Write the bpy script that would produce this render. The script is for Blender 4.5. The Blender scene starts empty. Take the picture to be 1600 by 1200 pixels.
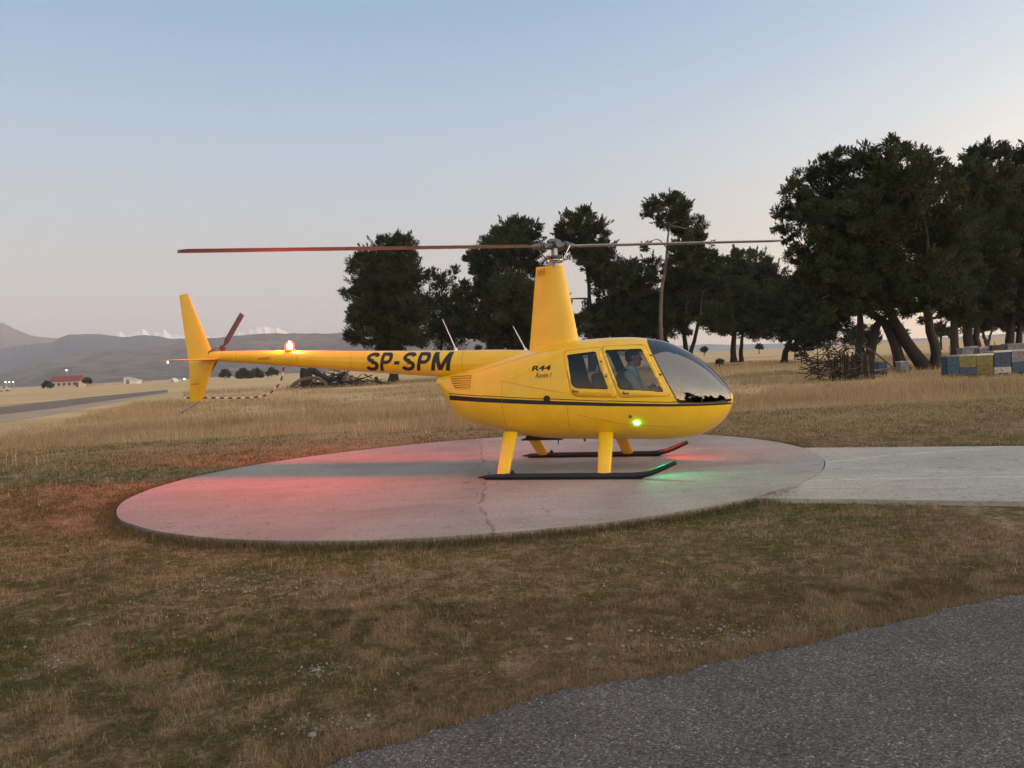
import bpy, bmesh, math, random
import numpy as np
from mathutils import Vector, Matrix, Quaternion

random.seed(7)
rng = np.random.default_rng(7)
SC = bpy.context.scene
COL = SC.collection

# ------------------------------------------------------------------ camera
FPX = 1202.0                      # focal length in photograph pixels (1600 wide)
CAM_H, PIT, ROL = 1.5632, 0.0295, 0.0512
cp, sp, cr, sr = math.cos(PIT), math.sin(PIT), math.cos(ROL), math.sin(ROL)
cam_data = bpy.data.cameras.new("camera")
cam = bpy.data.objects.new("camera", cam_data)
COL.objects.link(cam)
cam_data.sensor_width = 36.0
cam_data.lens = 36.0 * FPX / 1600.0
cam_data.clip_start = 0.05
cam_data.clip_end = 20000.0
RV = Vector((cr, -sp * sr, -cp * sr))
UV = Vector((sr, sp * cr, cp * cr))
BV = Vector((0, -cp, sp))
m = Matrix.Identity(4)
for i in range(3):
    m[i][0], m[i][1], m[i][2] = RV[i], UV[i], BV[i]
m[2][3] = CAM_H
cam.matrix_world = m
SC.camera = cam

# ------------------------------------------------------------------ sky
SUN_AZ, SUN_EL = math.radians(122), math.radians(16)     # azimuth from the view direction, to the right
SUN_V = Vector((math.sin(SUN_AZ) * math.cos(SUN_EL), math.cos(SUN_AZ) * math.cos(SUN_EL), math.sin(SUN_EL)))
world = bpy.data.worlds.new("World")
SC.world = world
world.use_nodes = True
wt = world.node_tree
wt.nodes.clear()


def build_sky():
    N, L = wt.nodes, wt.links
    out = N.new("ShaderNodeOutputWorld")
    bg = N.new("ShaderNodeBackground")
    tc = N.new("ShaderNodeTexCoord")
    sep = N.new("ShaderNodeSeparateXYZ")
    L.new(tc.outputs["Generated"], sep.inputs[0])
    ramp = N.new("ShaderNodeValToRGB")
    cr_ = ramp.color_ramp
    stops = [(0.0, (0.54, 0.43, 0.37)), (0.06, (0.49, 0.425, 0.395)), (0.14, (0.42, 0.415, 0.41)), (0.26, (0.325, 0.395, 0.47)),
             (0.36, (0.24, 0.34, 0.46)), (0.44, (0.185, 0.295, 0.435)), (1.0, (0.15, 0.25, 0.38))]
    while len(cr_.elements) < len(stops):
        cr_.elements.new(0.5)
    for e, (p, c) in zip(cr_.elements, stops):
        e.position = p
        e.color = (*c, 1)
    L.new(sep.outputs["Z"], ramp.inputs["Fac"])
    # sunset glow: wide, warm, low over the horizon on the sun's side
    dot = N.new("ShaderNodeVectorMath"); dot.operation = "DOT_PRODUCT"
    L.new(tc.outputs["Generated"], dot.inputs[0])
    ga = math.radians(116)
    dot.inputs[1].default_value = (math.sin(ga), math.cos(ga), 0.0)
    mr = N.new("ShaderNodeMapRange")
    mr.inputs["From Min"].default_value = -0.8
    mr.inputs["From Max"].default_value = 1.0
    L.new(dot.outputs["Value"], mr.inputs["Value"])
    pw = N.new("ShaderNodeMath"); pw.operation = "POWER"; pw.inputs[1].default_value = 3.0
    L.new(mr.outputs[0], pw.inputs[0])
    el = N.new("ShaderNodeMath"); el.operation = "MULTIPLY"; el.inputs[1].default_value = -3.6
    ab = N.new("ShaderNodeMath"); ab.operation = "ABSOLUTE"
    L.new(sep.outputs["Z"], ab.inputs[0]); L.new(ab.outputs[0], el.inputs[0])
    ex = N.new("ShaderNodeMath"); ex.operation = "EXPONENT"
    L.new(el.outputs[0], ex.inputs[0])
    mu = N.new("ShaderNodeMath"); mu.operation = "MULTIPLY"
    L.new(pw.outputs[0], mu.inputs[0]); L.new(ex.outputs[0], mu.inputs[1])
    gl = N.new("ShaderNodeValToRGB")          # warm right at the horizon, paler above it
    g2 = gl.color_ramp
    g2.elements.new(0.5)
    for e_, (p_, c_) in zip(g2.elements, ((0.0, (7.5, 4.8, 1.7)), (0.16, (4.6, 3.4, 1.9)), (0.42, (3.0, 2.7, 2.2)))):
        e_.position = p_; e_.color = (*c_, 1)
    L.new(ab.outputs[0], gl.inputs["Fac"])
    mc = N.new("ShaderNodeVectorMath"); mc.operation = "SCALE"
    L.new(gl.outputs["Color"], mc.inputs[0]); L.new(mu.outputs[0], mc.inputs["Scale"])
    ad = N.new("ShaderNodeVectorMath"); ad.operation = "ADD"
    L.new(ramp.outputs["Color"], ad.inputs[0]); L.new(mc.outputs[0], ad.inputs[1])
    L.new(ad.outputs[0], bg.inputs["Color"])
    bg.inputs["Strength"].default_value = 1.0
    L.new(bg.outputs[0], out.inputs["Surface"])


build_sky()
sun_data = bpy.data.lights.new("sun", "SUN")
sun_data.energy = 1.7
sun_data.angle = math.radians(110)
sun_data.color = (1.0, 0.78, 0.54)
sun = bpy.data.objects.new("sun", sun_data)
COL.objects.link(sun)
sun.rotation_euler = SUN_V.to_track_quat("Z", "Y").to_euler()
SC.view_settings.view_transform = "Standard"
SC.view_settings.look = "None"
SC.view_settings.exposure = 0.6
SC.view_settings.gamma = 1.0
SC.view_settings.use_curve_mapping = False
SC.render.engine = "CYCLES"
SC.cycles.use_denoising = True
SC.cycles.max_bounces = 8
SC.cycles.transparent_max_bounces = 16
SC.cycles.volume_bounces = 0
SC.cycles.sample_clamp_indirect = 4.0


# ------------------------------------------------------------------ measuring the place
def ray(px, py):
    u, v = px - 800.0, py - 600.0
    uu, vv = u * cr - v * sr, u * sr + v * cr
    d0, d2 = uu / FPX, -vv / FPX
    return np.array([d0, cp + d2 * sp, -sp + d2 * cp])


def ground(px, py, z=-0.06):
    w = ray(px, py)
    return (w * ((z - CAM_H) / w[2]))[:2]


def at(px, py, y):
    w = ray(px, py)
    w = w * (y / w[1])
    return np.array([w[0], w[1], w[2] + CAM_H])


HX, HY, HYAW = 0.7012, 11.0451, 0.2907
ROOT = Matrix.Translation((HX, HY, 0)) @ Matrix.Rotation(-HYAW, 4, "Z")


# ------------------------------------------------------------------ helpers
def tag(o, label=None, cat=None, group=None, kind=None):
    if label: o["label"] = label
    if cat: o["category"] = cat
    if group: o["group"] = group
    if kind: o["kind"] = kind
    return o


def empty(name, label, cat, loc=(0, 0, 0), rz=0.0, group=None):
    o = bpy.data.objects.new(name, None)
    o.empty_display_size = 0.2
    COL.objects.link(o)
    o.location = loc
    o.rotation_euler = (0, 0, rz)
    return tag(o, label, cat, group)


def link(name, me, parent=None, mat=None):
    o = bpy.data.objects.new(name, me)
    COL.objects.link(o)
    if parent is not None: o.parent = parent
    if mat is not None:
        me.materials.clear(); me.materials.append(mat)
    return o


class MB:
    def __init__(s):
        s.v, s.f = [], []

    def add(s, vs, fs):
        n = len(s.v)
        s.v.extend([tuple(map(float, v)) for v in vs])
        s.f.extend([tuple(n + i for i in f) for f in fs])
        return s

    def box(s, c, d, rot=None):
        cx, cy, cz = c; dx, dy, dz = d[0] / 2, d[1] / 2, d[2] / 2
        vs = [Vector((sx * dx, sy * dy, sz * dz)) for sx in (-1, 1) for sy in (-1, 1) for sz in (-1, 1)]
        if rot is not None: vs = [rot @ v for v in vs]
        vs = [(v.x + cx, v.y + cy, v.z + cz) for v in vs]
        return s.add(vs, [(0, 1, 3, 2), (4, 6, 7, 5), (0, 4, 5, 1), (2, 3, 7, 6), (0, 2, 6, 4), (1, 5, 7, 3)])

    def tube(s, pts, rad, n=10, cap=True, flat=None):
        pts = [Vector(p) for p in pts]
        if not hasattr(rad, "__len__"): rad = [rad] * len(pts)
        rings = []
        up = Vector((0, 0, 1))
        t0 = (pts[1] - pts[0]).normalized()
        if abs(t0.dot(up)) > 0.95: up = Vector((1, 0, 0))
        for i, p in enumerate(pts):
            a = pts[max(i - 1, 0)]; b = pts[min(i + 1, len(pts) - 1)]
            t = (b - a).normalized()
            x = t.cross(up).normalized()
            y = x.cross(t).normalized()
            up = y
            r = rad[i]
            rings.append([p + x * (r * math.cos(2 * math.pi * k / n)) + y * (r * math.sin(2 * math.pi * k / n)) for k in range(n)])
        return s.loft(rings, cap)

    def loft(s, rings, cap=True):
        n = len(rings[0]); b = len(s.v)
        for r in rings: s.v.extend([tuple(map(float, p)) for p in r])
        for i in range(len(rings) - 1):
            for k in range(n):
                a, c = b + i * n + k, b + i * n + (k + 1) % n
                s.f.append((a, c, c + n, a + n))
        if cap:
            s.f.append(tuple(b + k for k in reversed(range(n))))
            s.f.append(tuple(b + (len(rings) - 1) * n + k for k in range(n)))
        return s

    def lathe(s, prof, c=(0, 0, 0), n=16, axis="Z"):
        rings = []
        for r, h in prof:
            rg = []
            for k in range(n):
                a = 2 * math.pi * k / n
                q = (r * math.cos(a), r * math.sin(a), h)
                if axis == "Y": q = (q[0], q[2], -q[1])
                if axis == "X": q = (q[2], q[0], q[1])
                rg.append((q[0] + c[0], q[1] + c[1], q[2] + c[2]))
            rings.append(rg)
        return s.loft(rings, True)

    def mesh(s, name, smooth=True, angle=40):
        me = bpy.data.meshes.new(name)
        me.from_pydata(s.v, [], s.f)
        bm = bmesh.new(); bm.from_mesh(me)
        bmesh.ops.recalc_face_normals(bm, faces=bm.faces)
        bm.to_mesh(me); bm.free()
        if smooth: shade(me, angle)
        return me

    def build(s, name, mat, parent=None, smooth=True, angle=40):
        return link(name, s.mesh(name, smooth, angle), parent, mat)


def shade(me, angle=40):
    me.polygons.foreach_set("use_smooth", [True] * len(me.polygons))
    me.set_sharp_from_angle(angle=math.radians(angle))


def bevel(o, w=0.01, seg=2):
    md = o.modifiers.new("bevel", "BEVEL"); md.width = w; md.segments = seg; md.limit_method = "ANGLE"
    return o


def pchip(x, xp, yp):
    xp, yp = np.asarray(xp, float), np.asarray(yp, float)
    h = np.diff(xp); d = np.diff(yp) / h
    mm = np.zeros_like(yp)
    mm[0], mm[-1] = d[0], d[-1]
    for i in range(1, len(xp) - 1):
        if d[i - 1] * d[i] > 0:
            w1, w2 = 2 * h[i] + h[i - 1], h[i] + 2 * h[i - 1]
            mm[i] = (w1 + w2) / (w1 / d[i - 1] + w2 / d[i])
    x = np.clip(x, xp[0], xp[-1])
    i = np.clip(np.searchsorted(xp, x) - 1, 0, len(h) - 1)
    t = (x - xp[i]) / h[i]
    return ((1 + 2 * t) * (1 - t) ** 2 * yp[i] + t * (1 - t) ** 2 * h[i] * mm[i] + t * t * (3 - 2 * t) * yp[i + 1] + t * t * (t - 1) * h[i] * mm[i + 1])


def raw_mesh(name, verts, loops, starts, totals, colors=None):
    me = bpy.data.meshes.new(name)
    me.vertices.add(len(verts)); me.vertices.foreach_set("co", np.asarray(verts, np.float32).ravel())
    me.loops.add(len(loops)); me.loops.foreach_set("vertex_index", np.asarray(loops, np.int32))
    me.polygons.add(len(starts)); me.polygons.foreach_set("loop_start", np.asarray(starts, np.int32))
    me.polygons.foreach_set("loop_total", np.asarray(totals, np.int32))
    me.update(calc_edges=True)
    if colors is not None:
        at_ = me.color_attributes.new("tint", "FLOAT_COLOR", "POINT")
        c = np.ones((len(verts), 4), np.float32); c[:, :3] = colors
        at_.data.foreach_set("color", c.ravel())
    return me


# smooth 2-D value noise for laying things out
class Noise2:
    def __init__(s, seed):
        s.t = np.random.default_rng(seed).random((257, 257))

    def __call__(s, x, y, sc=1.0):
        x = np.asarray(x) / sc + 1000.3; y = np.asarray(y) / sc + 1000.7
        i, j = np.floor(x).astype(int), np.floor(y).astype(int)
        u, v = x - i, y - j
        u, v = u * u * (3 - 2 * u), v * v * (3 - 2 * v)
        g = lambda a, b: s.t[a % 257, b % 257]
        return (g(i, j) * (1 - u) * (1 - v) + g(i + 1, j) * u * (1 - v) + g(i, j + 1) * (1 - u) * v + g(i + 1, j + 1) * u * v)


# ------------------------------------------------------------------ materials
def mat_new(name):
    mt = bpy.data.materials.new(name); mt.use_nodes = True
    return mt, mt.node_tree.nodes, mt.node_tree.links, mt.node_tree.nodes["Principled BSDF"]


def mat_plain(name, col, rough=0.6, metal=0.0, coat=0.0, var=0.0, scale=8.0, bump=0.0, spec=0.5):
    mt, N, L, b = mat_new(name)
    b.inputs["Roughness"].default_value = rough
    b.inputs["Metallic"].default_value = metal
    b.inputs["Specular IOR Level"].default_value = spec
    b.inputs["Coat Weight"].default_value = coat
    b.inputs["Coat Roughness"].default_value = 0.12
    b.inputs["Base Color"].default_value = (*col, 1)
    if var > 0 or bump > 0:
        tc = N.new("ShaderNodeTexCoord")
        nz = N.new("ShaderNodeTexNoise"); nz.inputs["Scale"].default_value = scale; nz.inputs["Detail"].default_value = 6
        nz.inputs["Roughness"].default_value = 0.65
        L.new(tc.outputs["Object"], nz.inputs["Vector"])
        if var > 0:
            rp = N.new("ShaderNodeValToRGB")
            rp.color_ramp.elements[0].position = 0.3; rp.color_ramp.elements[1].position = 0.7
            rp.color_ramp.elements[0].color = (*[c * (1 - var) for c in col], 1)
            rp.color_ramp.elements[1].color = (*[min(1, c * (1 + var)) for c in col], 1)
            L.new(nz.outputs["Fac"], rp.inputs["Fac"]); L.new(rp.outputs["Color"], b.inputs["Base Color"])
        if bump > 0:
            bp = N.new("ShaderNodeBump"); bp.inputs["Strength"].default_value = bump; bp.inputs["Distance"].default_value = 0.02
            L.new(nz.outputs["Fac"], bp.inputs["Height"]); L.new(bp.outputs[0], b.inputs["Normal"])
    return mt


def mat_emit(name, col, s):
    mt, N, L, b = mat_new(name)
    b.inputs["Base Color"].default_value = (*col, 1)
    b.inputs["Emission Color"].default_value = (*col, 1)
    b.inputs["Emission Strength"].default_value = s
    return mt


def mat_tint(name, rough=0.8, transl=0.25, spec=0.15):
    mt, N, L, b = mat_new(name)
    a = N.new("ShaderNodeAttribute"); a.attribute_name = "tint"
    L.new(a.outputs["Color"], b.inputs["Base Color"])
    b.inputs["Roughness"].default_value = rough
    b.inputs["Specular IOR Level"].default_value = spec
    if transl > 0:
        tr = N.new("ShaderNodeBsdfTranslucent"); L.new(a.outputs["Color"], tr.inputs["Color"])
        mx = N.new("ShaderNodeMixShader"); mx.inputs[0].default_value = transl
        L.new(b.outputs[0], mx.inputs[1]); L.new(tr.outputs[0], mx.inputs[2])
        L.new(mx.outputs[0], N["Material Output"].inputs["Surface"])
    return mt


def mat_glass(name, tint=(0.55, 0.57, 0.55), f0=1.5):
    mt, N, L, b = mat_new(name)
    N.remove(b)
    tr = N.new("ShaderNodeBsdfTransparent"); tr.inputs[0].default_value = (*tint, 1)
    gl = N.new("ShaderNodeBsdfGlossy"); gl.inputs["Roughness"].default_value = 0.015
    gl.inputs["Color"].default_value = (0.95, 0.95, 0.95, 1)
    fr = N.new("ShaderNodeFresnel"); fr.inputs[0].default_value = f0
    mx = N.new("ShaderNodeMixShader")
    L.new(fr.outputs[0], mx.inputs[0]); L.new(tr.outputs[0], mx.inputs[1]); L.new(gl.outputs[0], mx.inputs[2])
    L.new(mx.outputs[0], N["Material Output"].inputs["Surface"])
    return mt


def ramp_node(N, stops):
    rp = N.new("ShaderNodeValToRGB"); c = rp.color_ramp
    while len(c.elements) < len(stops): c.elements.new(0.5)
    for e, (p, q) in zip(c.elements, stops):
        e.position = p; e.color = (*q, 1)
    return rp


def noise_node(N, L, vec, scale, detail=6, rough=0.6, dist=0.0):
    nz = N.new("ShaderNodeTexNoise"); nz.inputs["Scale"].default_value = scale; nz.inputs["Detail"].default_value = detail
    nz.inputs["Roughness"].default_value = rough; nz.inputs["Distortion"].default_value = dist
    L.new(vec, nz.inputs["Vector"])
    return nz


def mix_node(N, L, fac, a, b, mode="MIX"):
    mx = N.new("ShaderNodeMix"); mx.data_type = "RGBA"; mx.blend_type = mode
    for sock, v in ((mx.inputs[0], fac), (mx.inputs[6], a), (mx.inputs[7], b)):
        if hasattr(v, "links"): L.new(v, sock)
        elif isinstance(v, (int, float)): sock.default_value = v
        else: sock.default_value = (*v, 1)
    return mx.outputs[2]


M = {}
M["yellow"] = mat_plain("yellow_paint", (0.87, 0.49, 0.012), 0.30, coat=0.5, var=0.07, scale=3.5)
M["black_paint"] = mat_plain("black_paint", (0.012, 0.010, 0.012), 0.4)
M["skid_black"] = mat_plain("skid_black", (0.012, 0.012, 0.012), 0.45, var=0.3, scale=20)
M["white"] = mat_plain("white_paint", (0.8, 0.8, 0.78), 0.4)
M["red"] = mat_plain("red_paint", (0.35, 0.02, 0.015), 0.45)
M["metal"] = mat_plain("dull_metal", (0.30, 0.30, 0.31), 0.35, metal=0.8, var=0.2, scale=30)
M["dark_metal"] = mat_plain("dark_metal", (0.10, 0.10, 0.105), 0.5, metal=0.4, var=0.25, scale=25)
M["blade"] = mat_plain("blade_grey", (0.28, 0.29, 0.30), 0.75, var=0.15, scale=6)
M["steel"] = mat_plain("bright_steel", (0.7, 0.68, 0.62), 0.2, metal=1.0)
M["lining"] = mat_plain("cabin_lining", (0.06, 0.06, 0.058), 0.85, var=0.2)
M["seat"] = mat_plain("seat_leather", (0.030, 0.030, 0.022), 0.6, var=0.2, bump=0.1, scale=14)
M["panel"] = mat_plain("panel_black", (0.02, 0.02, 0.02), 0.55)
M["glass"] = mat_glass("window_glass", (0.66, 0.67, 0.65), 1.6)
M["windshield"] = mat_glass("windshield_glass", (0.25, 0.27, 0.26), 2.2)
M["skin"] = mat_plain("skin", (0.42, 0.22, 0.15), 0.55, var=0.08, scale=20)
M["hair"] = mat_plain("dark_hair", (0.015, 0.011, 0.008), 0.6, bump=0.4, scale=80)
M["shirt"] = mat_plain("light_blue_cloth", (0.42, 0.52, 0.68), 0.8, var=0.12, bump=0.3, scale=18)
M["jeans"] = mat_plain("dark_cloth", (0.02, 0.022, 0.03), 0.85, var=0.2, bump=0.2, scale=25)


def _dirv(a, b):
    d = ground(*b, 0) - ground(*a, 0); d = d / np.linalg.norm(d)
    return (float(d[0]), float(d[1]))


def mat_concrete(name, base, streak, seed, lines=()):
    mt, N, L, b = mat_new(name)
    tc = N.new("ShaderNodeTexCoord"); v = tc.outputs["Object"]
    big = noise_node(N, L, v, 0.55, 4, 0.6, 0.6)
    r1 = ramp_node(N, [(0.32, [c * 0.80 for c in base]), (0.52, base), (0.72, [min(1, c * 1.12) for c in base])])
    L.new(big.outputs["Fac"], r1.inputs["Fac"])
    mp = N.new("ShaderNodeMapping"); mp.inputs["Rotation"].default_value = (0, 0, 0.35); mp.inputs["Scale"].default_value = (0.45, 5.0, 1.0)
    mp.inputs["Location"].default_value = (seed, seed * 0.7, 0)
    L.new(v, mp.inputs["Vector"])
    st = noise_node(N, L, mp.outputs[0], 1.0, 7, 0.62, 0.4)
    r2 = ramp_node(N, [(0.30, (0.90, 0.90, 0.90)), (0.55, (1, 1, 1)), (0.75, (1 + streak, 1 + streak, 1 + streak))])
    L.new(st.outputs["Fac"], r2.inputs["Fac"])
    c = mix_node(N, L, 1.0, r1.outputs["Color"], r2.outputs["Color"], "MULTIPLY")
    fine = noise_node(N, L, v, 28, 8, 0.75)
    r3 = ramp_node(N, [(0.28, (0.50, 0.49, 0.47)), (0.5, (1, 1, 1)), (0.75, (1.22, 1.21, 1.2))])
    L.new(fine.outputs["Fac"], r3.inputs["Fac"])
    c = mix_node(N, L, 1.0, c, r3.outputs["Color"], "MULTIPLY")
    spots = noise_node(N, L, v, 5.5, 5, 0.7)
    r4 = ramp_node(N, [(0.30, (0.55, 0.53, 0.50)), (0.43, (1, 1, 1))])
    L.new(spots.outputs["Fac"], r4.inputs["Fac"])
    c = mix_node(N, L, 0.8, c, r4.outputs["Color"], "MULTIPLY")
    # single marks: (point, direction, half width, waviness, colour factor, one-sided tone)
    for (ax_, ay_), (dx_, dy_), hw_, wav, fac_, tone in lines:
        sub = N.new("ShaderNodeVectorMath"); sub.operation = "SUBTRACT"; sub.inputs[1].default_value = (ax_, ay_, 0); L.new(v, sub.inputs[0])
        dt = N.new("ShaderNodeVectorMath"); dt.operation = "DOT_PRODUCT"; dt.inputs[1].default_value = (-dy_, dx_, 0); L.new(sub.outputs[0], dt.inputs[0])
        wn_ = noise_node(N, L, v, .8, 5, .6); w2 = N.new("ShaderNodeMath"); w2.operation = "MULTIPLY_ADD"; w2.inputs[1].default_value = wav
        L.new(wn_.outputs["Fac"], w2.inputs[0]); L.new(dt.outputs["Value"], w2.inputs[2])
        o_ = N.new("ShaderNodeMath"); o_.operation = "ADD"; o_.inputs[1].default_value = -wav * .5; L.new(w2.outputs[0], o_.inputs[0])
        a_ = N.new("ShaderNodeMath"); a_.operation = "ABSOLUTE"; L.new(o_.outputs[0], a_.inputs[0])
        mr_ = N.new("ShaderNodeMapRange"); mr_.inputs["From Min"].default_value = hw_ * .3; mr_.inputs["From Max"].default_value = hw_
        mr_.inputs["To Min"].default_value = 1; mr_.inputs["To Max"].default_value = 0; L.new(a_.outputs[0], mr_.inputs["Value"])
        br = noise_node(N, L, v, 3.0, 5, .7); rb_ = ramp_node(N, [(.38, (0, 0, 0)), (.58, (1, 1, 1))]); L.new(br.outputs["Fac"], rb_.inputs["Fac"])
        mm_ = N.new("ShaderNodeMath"); mm_.operation = "MULTIPLY"; L.new(mr_.outputs[0], mm_.inputs[0]); L.new(rb_.outputs["Color"], mm_.inputs[1])
        c = mix_node(N, L, mm_.outputs[0], c, mix_node(N, L, 1.0, c, (fac_,) * 3, "MULTIPLY"))
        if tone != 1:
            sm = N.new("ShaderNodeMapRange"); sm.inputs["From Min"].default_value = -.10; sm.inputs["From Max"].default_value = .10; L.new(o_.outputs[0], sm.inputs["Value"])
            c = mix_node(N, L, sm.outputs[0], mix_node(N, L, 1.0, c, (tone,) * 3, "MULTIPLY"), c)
    L.new(c, b.inputs["Base Color"])
    b.inputs["Roughness"].default_value = 0.85
    b.inputs["Specular IOR Level"].default_value = 0.25
    bp = N.new("ShaderNodeBump"); bp.inputs["Strength"].default_value = 0.35; bp.inputs["Distance"].default_value = 0.01
    L.new(fine.outputs["Fac"], bp.inputs["Height"]); L.new(bp.outputs[0], b.inputs["Normal"])
    return mt


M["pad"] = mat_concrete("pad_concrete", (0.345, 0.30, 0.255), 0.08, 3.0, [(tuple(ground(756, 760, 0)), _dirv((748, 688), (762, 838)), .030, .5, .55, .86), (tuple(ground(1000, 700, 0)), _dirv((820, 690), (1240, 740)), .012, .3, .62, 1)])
M["walk"] = mat_concrete("path_concrete", (0.40, 0.36, 0.30), 0.16, 9.0, [(tuple(ground(1300, 748, 0)), _dirv((1200, 750), (1590, 744)), .05, .25, 1.45, 1), (tuple(ground(1340, 716, 0)), _dirv((1290, 728), (1590, 700)), .07, .5, 1.35, 1), (tuple(ground(1300, 762, 0)), _dirv((1200, 764), (1590, 766)), .04, .2, .75, 1), (tuple(ground(1400, 732, 0)), _dirv((1300, 726), (1590, 736)), .03, .3, 1.3, 1)])


def mat_asphalt():
    mt, N, L, b = mat_new("asphalt")
    tc = N.new("ShaderNodeTexCoord"); v = tc.outputs["Object"]
    vo = N.new("ShaderNodeTexVoronoi"); vo.inputs["Scale"].default_value = 130; L.new(v, vo.inputs["Vector"])
    hs = N.new("ShaderNodeSeparateXYZ"); L.new(vo.outputs["Color"], hs.inputs[0])
    r = ramp_node(N, [(0.0, (0.052, 0.046, 0.041)), (0.50, (0.118, 0.106, 0.095)), (0.88, (0.185, 0.168, 0.150)), (0.985, (0.30, 0.28, 0.26)), (1.0, (0.5, 0.47, 0.43))])
    L.new(hs.outputs["X"], r.inputs["Fac"])
    big = noise_node(N, L, v, 1.6, 6, 0.65)
    rb = ramp_node(N, [(0.3, (0.74, 0.74, 0.74)), (0.7, (1.18, 1.17, 1.16))]); L.new(big.outputs["Fac"], rb.inputs["Fac"])
    c = mix_node(N, L, 1.0, r.outputs["Color"], rb.outputs["Color"], "MULTIPLY")
    L.new(c, b.inputs["Base Color"]); b.inputs["Roughness"].default_value = 0.85
    b.inputs["Specular IOR Level"].default_value = 0.3
    ih = N.new("ShaderNodeMath"); ih.operation = "SUBTRACT"; ih.inputs[0].default_value = 1.0; L.new(vo.outputs["Distance"], ih.inputs[1])
    bp = N.new("ShaderNodeBump"); bp.inputs["Strength"].default_value = 0.9; bp.inputs["Distance"].default_value = 0.012
    L.new(ih.outputs[0], bp.inputs["Height"]); L.new(bp.outputs[0], b.inputs["Normal"])
    return mt


M["asphalt"] = mat_asphalt()


def mat_turf():
    mt, N, L, b = mat_new("turf_soil")
    tc = N.new("ShaderNodeTexCoord"); v = tc.outputs["Object"]
    n1 = noise_node(N, L, v, 0.35, 5, 0.6, 0.5)
    n2 = noise_node(N, L, v, 2.6, 7, 0.7, 0.4)
    n3 = noise_node(N, L, v, 38, 8, 0.8)
    near = ramp_node(N, [(0.34, (0.070, 0.078, 0.018)), (0.46, (0.110, 0.092, 0.030)), (0.54, (0.18, 0.122, 0.058)), (0.66, (0.34, 0.245, 0.14))])
    mxf = N.new("ShaderNodeMath"); mxf.operation = "MULTIPLY_ADD"; mxf.inputs[1].default_value = 0.55
    hf = N.new("ShaderNodeMath"); hf.operation = "MULTIPLY"; hf.inputs[1].default_value = 0.45
    L.new(n1.outputs["Fac"], hf.inputs[0]); L.new(n2.outputs["Fac"], mxf.inputs[0]); L.new(hf.outputs[0], mxf.inputs[2])
    L.new(mxf.outputs[0], near.inputs["Fac"])
    n4 = noise_node(N, L, v, 8.5, 8, 0.72, 0.5)
    r5 = ramp_node(N, [(0.50, (0, 0, 0)), (0.64, (1, 1, 1))]); L.new(n4.outputs["Fac"], r5.inputs["Fac"])
    nearc = mix_node(N, L, r5.outputs["Color"], near.outputs["Color"], (0.30, 0.215, 0.125))
    r6 = ramp_node(N, [(0.30, (1, 1, 1)), (0.44, (0, 0, 0))]); L.new(n4.outputs["Fac"], r6.inputs["Fac"])
    nearc = mix_node(N, L, r6.outputs["Color"], nearc, (0.045, 0.046, 0.012))
    r3 = ramp_node(N, [(0.32, (0.35, 0.35, 0.35)), (0.5, (1, 1, 1)), (0.68, (1.9, 1.8, 1.65))]); L.new(n3.outputs["Fac"], r3.inputs["Fac"])
    c = mix_node(N, L, 1.0, nearc, r3.outputs["Color"], "MULTIPLY")
    # the dry plain beyond the apron is straw
    sp_ = N.new("ShaderNodeSeparateXYZ"); L.new(v, sp_.inputs[0])
    mr = N.new("ShaderNodeMapRange"); mr.inputs["From Min"].default_value = 13; mr.inputs["From Max"].default_value = 32
    L.new(sp_.outputs["Y"], mr.inputs["Value"])
    mp = N.new("ShaderNodeMapping"); mp.inputs["Scale"].default_value = (0.03, 0.10, 1); L.new(v, mp.inputs["Vector"])
    nf = noise_node(N, L, mp.outputs[0], 1.0, 8, 0.7)
    far = ramp_node(N, [(0.3, (0.40, 0.255, 0.12)), (0.5, (0.58, 0.385, 0.19)), (0.7, (0.72, 0.49, 0.26))])
    L.new(nf.outputs["Fac"], far.inputs["Fac"])
    c = mix_node(N, L, mr.outputs[0], c, far.outputs["Color"])
    L.new(c, b.inputs["Base Color"]); b.inputs["Roughness"].default_value = 0.95; b.inputs["Specular IOR Level"].default_value = 0.1
    bp = N.new("ShaderNodeBump"); bp.inputs["Strength"].default_value = 0.9; bp.inputs["Distance"].default_value = 0.03
    L.new(n3.outputs["Fac"], bp.inputs["Height"]); L.new(bp.outputs[0], b.inputs["Normal"])
    return mt


M["turf"] = mat_turf()
M["grass"] = mat_tint("grass_blades", 0.8, 0.4)
M["leaf"] = mat_tint("tree_leaves", 0.7, 0.15)
M["bark"] = mat_plain("bark", (0.021, 0.016, 0.013), 0.9, var=0.4, scale=3.0, bump=0.6)
M["dead_wood"] = mat_plain("dead_wood", (0.10, 0.073, 0.055), 0.9, var=0.35, scale=4, bump=0.5)
M["pale_bark"] = mat_plain("pale_bark", (0.14, 0.11, 0.085), 0.9, var=0.4, scale=3, bump=0.5)
M["stone"] = mat_plain("stone", (0.30, 0.275, 0.245), 0.85, var=0.3, scale=40, bump=0.4)
M["hive_blue"] = mat_plain("hive_blue", (0.019, 0.053, 0.098), 0.6, var=0.5, scale=9, bump=0.3)
M["hive_deep"] = mat_plain("hive_deep_blue", (0.022, 0.043, 0.085), 0.6, var=0.5, scale=9, bump=0.3)
M["hive_yellow"] = mat_plain("hive_yellow", (0.15, 0.132, 0.038), 0.6, var=0.5, scale=9, bump=0.3)
M["hive_ochre"] = mat_plain("hive_ochre", (0.145, 0.098, 0.030), 0.7, var=0.5, scale=9, bump=0.3)
M["hive_grey"] = mat_plain("hive_grey", (0.170, 0.170, 0.162), 0.7, var=0.5, scale=9, bump=0.3)
M["hive_white"] = mat_plain("hive_white", (0.340, 0.340, 0.323), 0.6, var=0.5, scale=9, bump=0.3)
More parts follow.
